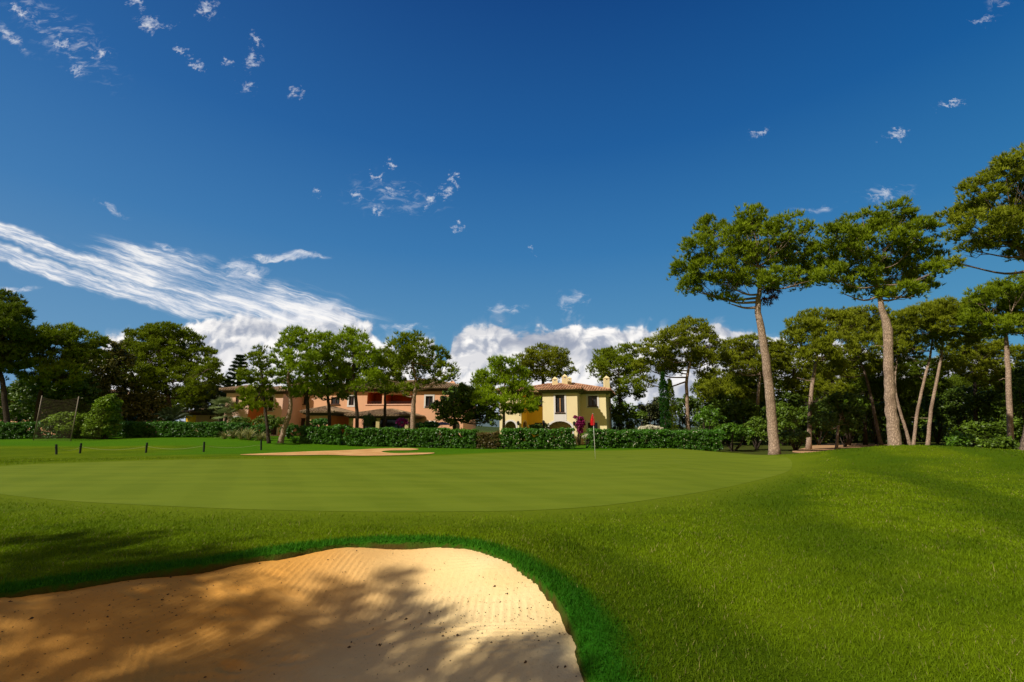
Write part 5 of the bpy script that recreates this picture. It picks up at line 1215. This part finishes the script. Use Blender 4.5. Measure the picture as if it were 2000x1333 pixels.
cum = t.m('MAXIMUM', t.step(edge, -.002, .016), t.m('MULTIPLY', t.step(t.m('ADD', edge, t.m('MULTIPLY', n0, .05)), .0, .06), .35))
lit = t.m('ADD', .70, t.m('MULTIPLY', t.m('SUBTRACT', n0, n1_), 5.5), clamp=True)
depth = t.step(edge, .02, .22)
lowp = n2(t.xyz(t.m('MULTIPLY', U, 3.2), t.m('MULTIPLY', W, 13.), 0.), 1.5, 5, .6, .4)
shade = t.m('MULTIPLY', t.step(lowp, .44, .62), t.lin(U, -.5, .25, .35, .80))
shade = t.m('MAXIMUM', shade, t.m('MULTIPLY', depth, .28))
gm = None
for (px, py, rx, ry, an, k_) in [(1130,668,210,20,2,1.),(1260,690,200,34,0,.9),(1060,655,90,14,4,.8),(1420,690,160,34,0,.9),(520,645,130,14,2,.6),(600,600,120,16,-4,.6),(470,700,60,40,0,.5)]:
    r_ = t.vm('LENGTH', mapped(warp, px, py, rx, ry, an)); m_ = t.m('MULTIPLY', t.m('SUBTRACT', 1., t.step(r_, .3, 1.3)), k_); gm = m_ if gm is None else t.m('MAXIMUM', gm, m_)
shade = t.m('MAXIMUM', t.m('MULTIPLY', shade, .7), t.m('MULTIPLY', gm, t.step(n0, .62, .22)))
cc = t.mix(lit, (.44, .48, .57), (1.04, 1.01, .98)); cc = t.mix(shade, cc, (.33, .37, .47))
cc = t.mix(t.m('MULTIPLY', t.step(W, .10, .0), .6), cc, (.30, .40, .52))
col = t.mix(t.m('MULTIPLY', cum, front_), skyc, cc)
# long feathered streaks fanning down from the left
main_v = mapped(t.vm('ADD', UW, t.vm('MULTIPLY', t.vm('SUBTRACT', wc_, (.5, .5, .5)), (.0, .022, 0.))), 300, 560, 420, 42, -17)
f1 = n2(main_v, 2.0, 9, .72, .10); f2 = n2(t.vm('MULTIPLY', warp, (14., 30., 1.)), 1.6, 6, .68, .3)
def band(items, noise_, lo, hi, gain=.26):
    b_ = None
    for (px, py, rx, ry, an, k_) in items:
        r_ = t.vm('LENGTH', mapped(warp, px, py, rx, ry, an)); m_ = t.m('MULTIPLY', t.m('SUBTRACT', 1., t.step(r_, .15, 1.15)), k_); b_ = m_ if b_ is None else t.m('MAXIMUM', b_, m_)
    return t.m('MULTIPLY', t.step(t.m('ADD', noise_, t.m('MULTIPLY', b_, gain)), lo, hi), t.step(b_, .0, .55))
st = band([(60,474,270,20,-19,.72),(210,526,200,20,-18,.72),(90,524,280,22,-16,.86),(300,578,200,26,-16,.95),(370,552,290,56,-16,.74),(490,580,240,56,-12,.82),(480,600,230,34,-9,1.),(600,605,170,38,-8,.85),(320,500,180,24,-12,.52)], f1, .44, .84, .28)
s2_ = band([(478,528,62,30,-8,.9),(565,502,100,11,-2,.95),(330,487,50,12,-20,.6),(250,488,45,12,-10,.6),(38,565,60,8,4,.75),(620,600,80,22,-6,.7)], f2, .50, .92, .34)
s3_ = band([(1118,585,60,26,0,.62),(985,602,60,18,0,.5),(790,640,90,14,0,.5),(215,405,60,12,-18,.42),(20,70,80,16,-38,.62),(150,110,70,14,-40,.5),(1730,375,70,26,10,.5),(1590,405,70,12,10,.4),(1955,5,40,30,30,.5),(120,70,190,60,-38,.40),(770,385,150,60,-8,.36),(1945,575,80,14,6,.4)], f2, .56, .90, .32)
tot = t.m('MAXIMUM', t.m('MULTIPLY', st, .92), t.m('MAXIMUM', t.m('MULTIPLY', s2_, .80), t.m('MULTIPLY', s3_, .55)))
sc_ = t.mix(t.step(f1, .40, .66), (.60, .66, .78), (1.0, .98, .96))
puffs = [(40,24,24,10,-30),(265,3,22,8,-50),(290,45,24,14,-20),(325,50,14,8,0),(405,18,18,18,-30),(152,135,16,8,-20),(118,85,22,8,-40),(195,103,12,9,-20),(352,99,12,8,-20),(385,124,16,7,-35),
         (442,122,13,10,0),(491,117,16,16,0),(500,77,18,8,-45),(482,170,16,12,-30),(578,184,11,10,0),(765,375,20,11,-10),(733,344,13,6,-25),(767,324,7,9,-20),(841,392,8,15,-10),(871,374,13,14,-30),(888,350,16,6,-50),(894,445,10,9,20),
         (620,374,9,5,-30),(698,384,14,8,-20),(738,408,10,9,-20),(1037,487,7,5,-10),(1728,380,26,12,20),(1750,264,26,9,12),(1856,202,26,6,8),(1482,260,18,8,20),(1918,40,20,7,20)]
wq = t.vm('ADD', UW, t.vm('MULTIPLY', t.vm('SUBTRACT', n2(UW, 30., 5, .68, 0., True), (.5, .5, .5)), (.075, .075, 0.)))
best = None
for p_ in puffs:
    r_ = t.vm('LENGTH', mapped(wq, p_[0], p_[1], p_[2]*.78, p_[3]*.78, p_[4])); best = r_ if best is None else t.m('MINIMUM', best, r_)
pn = n2(t.vm('MULTIPLY', warp, (1.3, 1.9, 1.)), 42., 5, .7)
pf = t.step(t.m('SUBTRACT', pn, t.m('MULTIPLY', best, .25)), .14, .62)
tot = t.m('MAXIMUM', tot, t.m('MULTIPLY', pf, .60))
haze_s = t.mix(t.m('MULTIPLY', t.m('MULTIPLY', tot, front_), t.step(q[2], .0, .05)), col, sc_)
rear_fill = t.m('MULTIPLY', t.step(q[1], .0, -.45), t.step(q[2], -.05, .1))
warmc = t.mix(t.noise(dirv, 2.2, 3), (.30, .20, .09), (.46, .33, .16))            # unseen warm fill added behind the viewer to warm the shadows
haze_s = t.mix(rear_fill, haze_s, warmc)
t.put(bg.inputs[0], haze_s); bg.inputs[1].default_value = 1.0
w.cycles.sampling_method = 'MANUAL'; w.cycles.sample_map_resolution = 512

sun = bpy.data.lights.new('sun', 'SUN'); sun.energy = 5.0; sun.angle = math.radians(.55); sun.color = (1., .93, .80)
so_ = bpy.data.objects.new('sun', sun); C.objects.link(so_); so_.rotation_euler = Vector(tuple(SUN_DIR)).to_track_quat('Z', 'Y').to_euler()
cam = bpy.data.cameras.new('camera'); cam.lens = 16; cam.sensor_width = 36; cam.clip_start = .05; cam.clip_end = 6000
co = bpy.data.objects.new('camera', cam); C.objects.link(co); co.location = (0, 0, EYE); co.rotation_euler = (math.pi/2 + PITCH, 0, 0); scene.camera = co
scene.view_settings.view_transform = 'Standard'; scene.view_settings.look = 'None'; scene.view_settings.exposure = 0; scene.view_settings.gamma = 1
scene.cycles.max_bounces = 5; scene.cycles.diffuse_bounces = 2; scene.cycles.glossy_bounces = 2; scene.cycles.transmission_bounces = 3; scene.cycles.caustics_reflective = False; scene.cycles.caustics_refractive = False
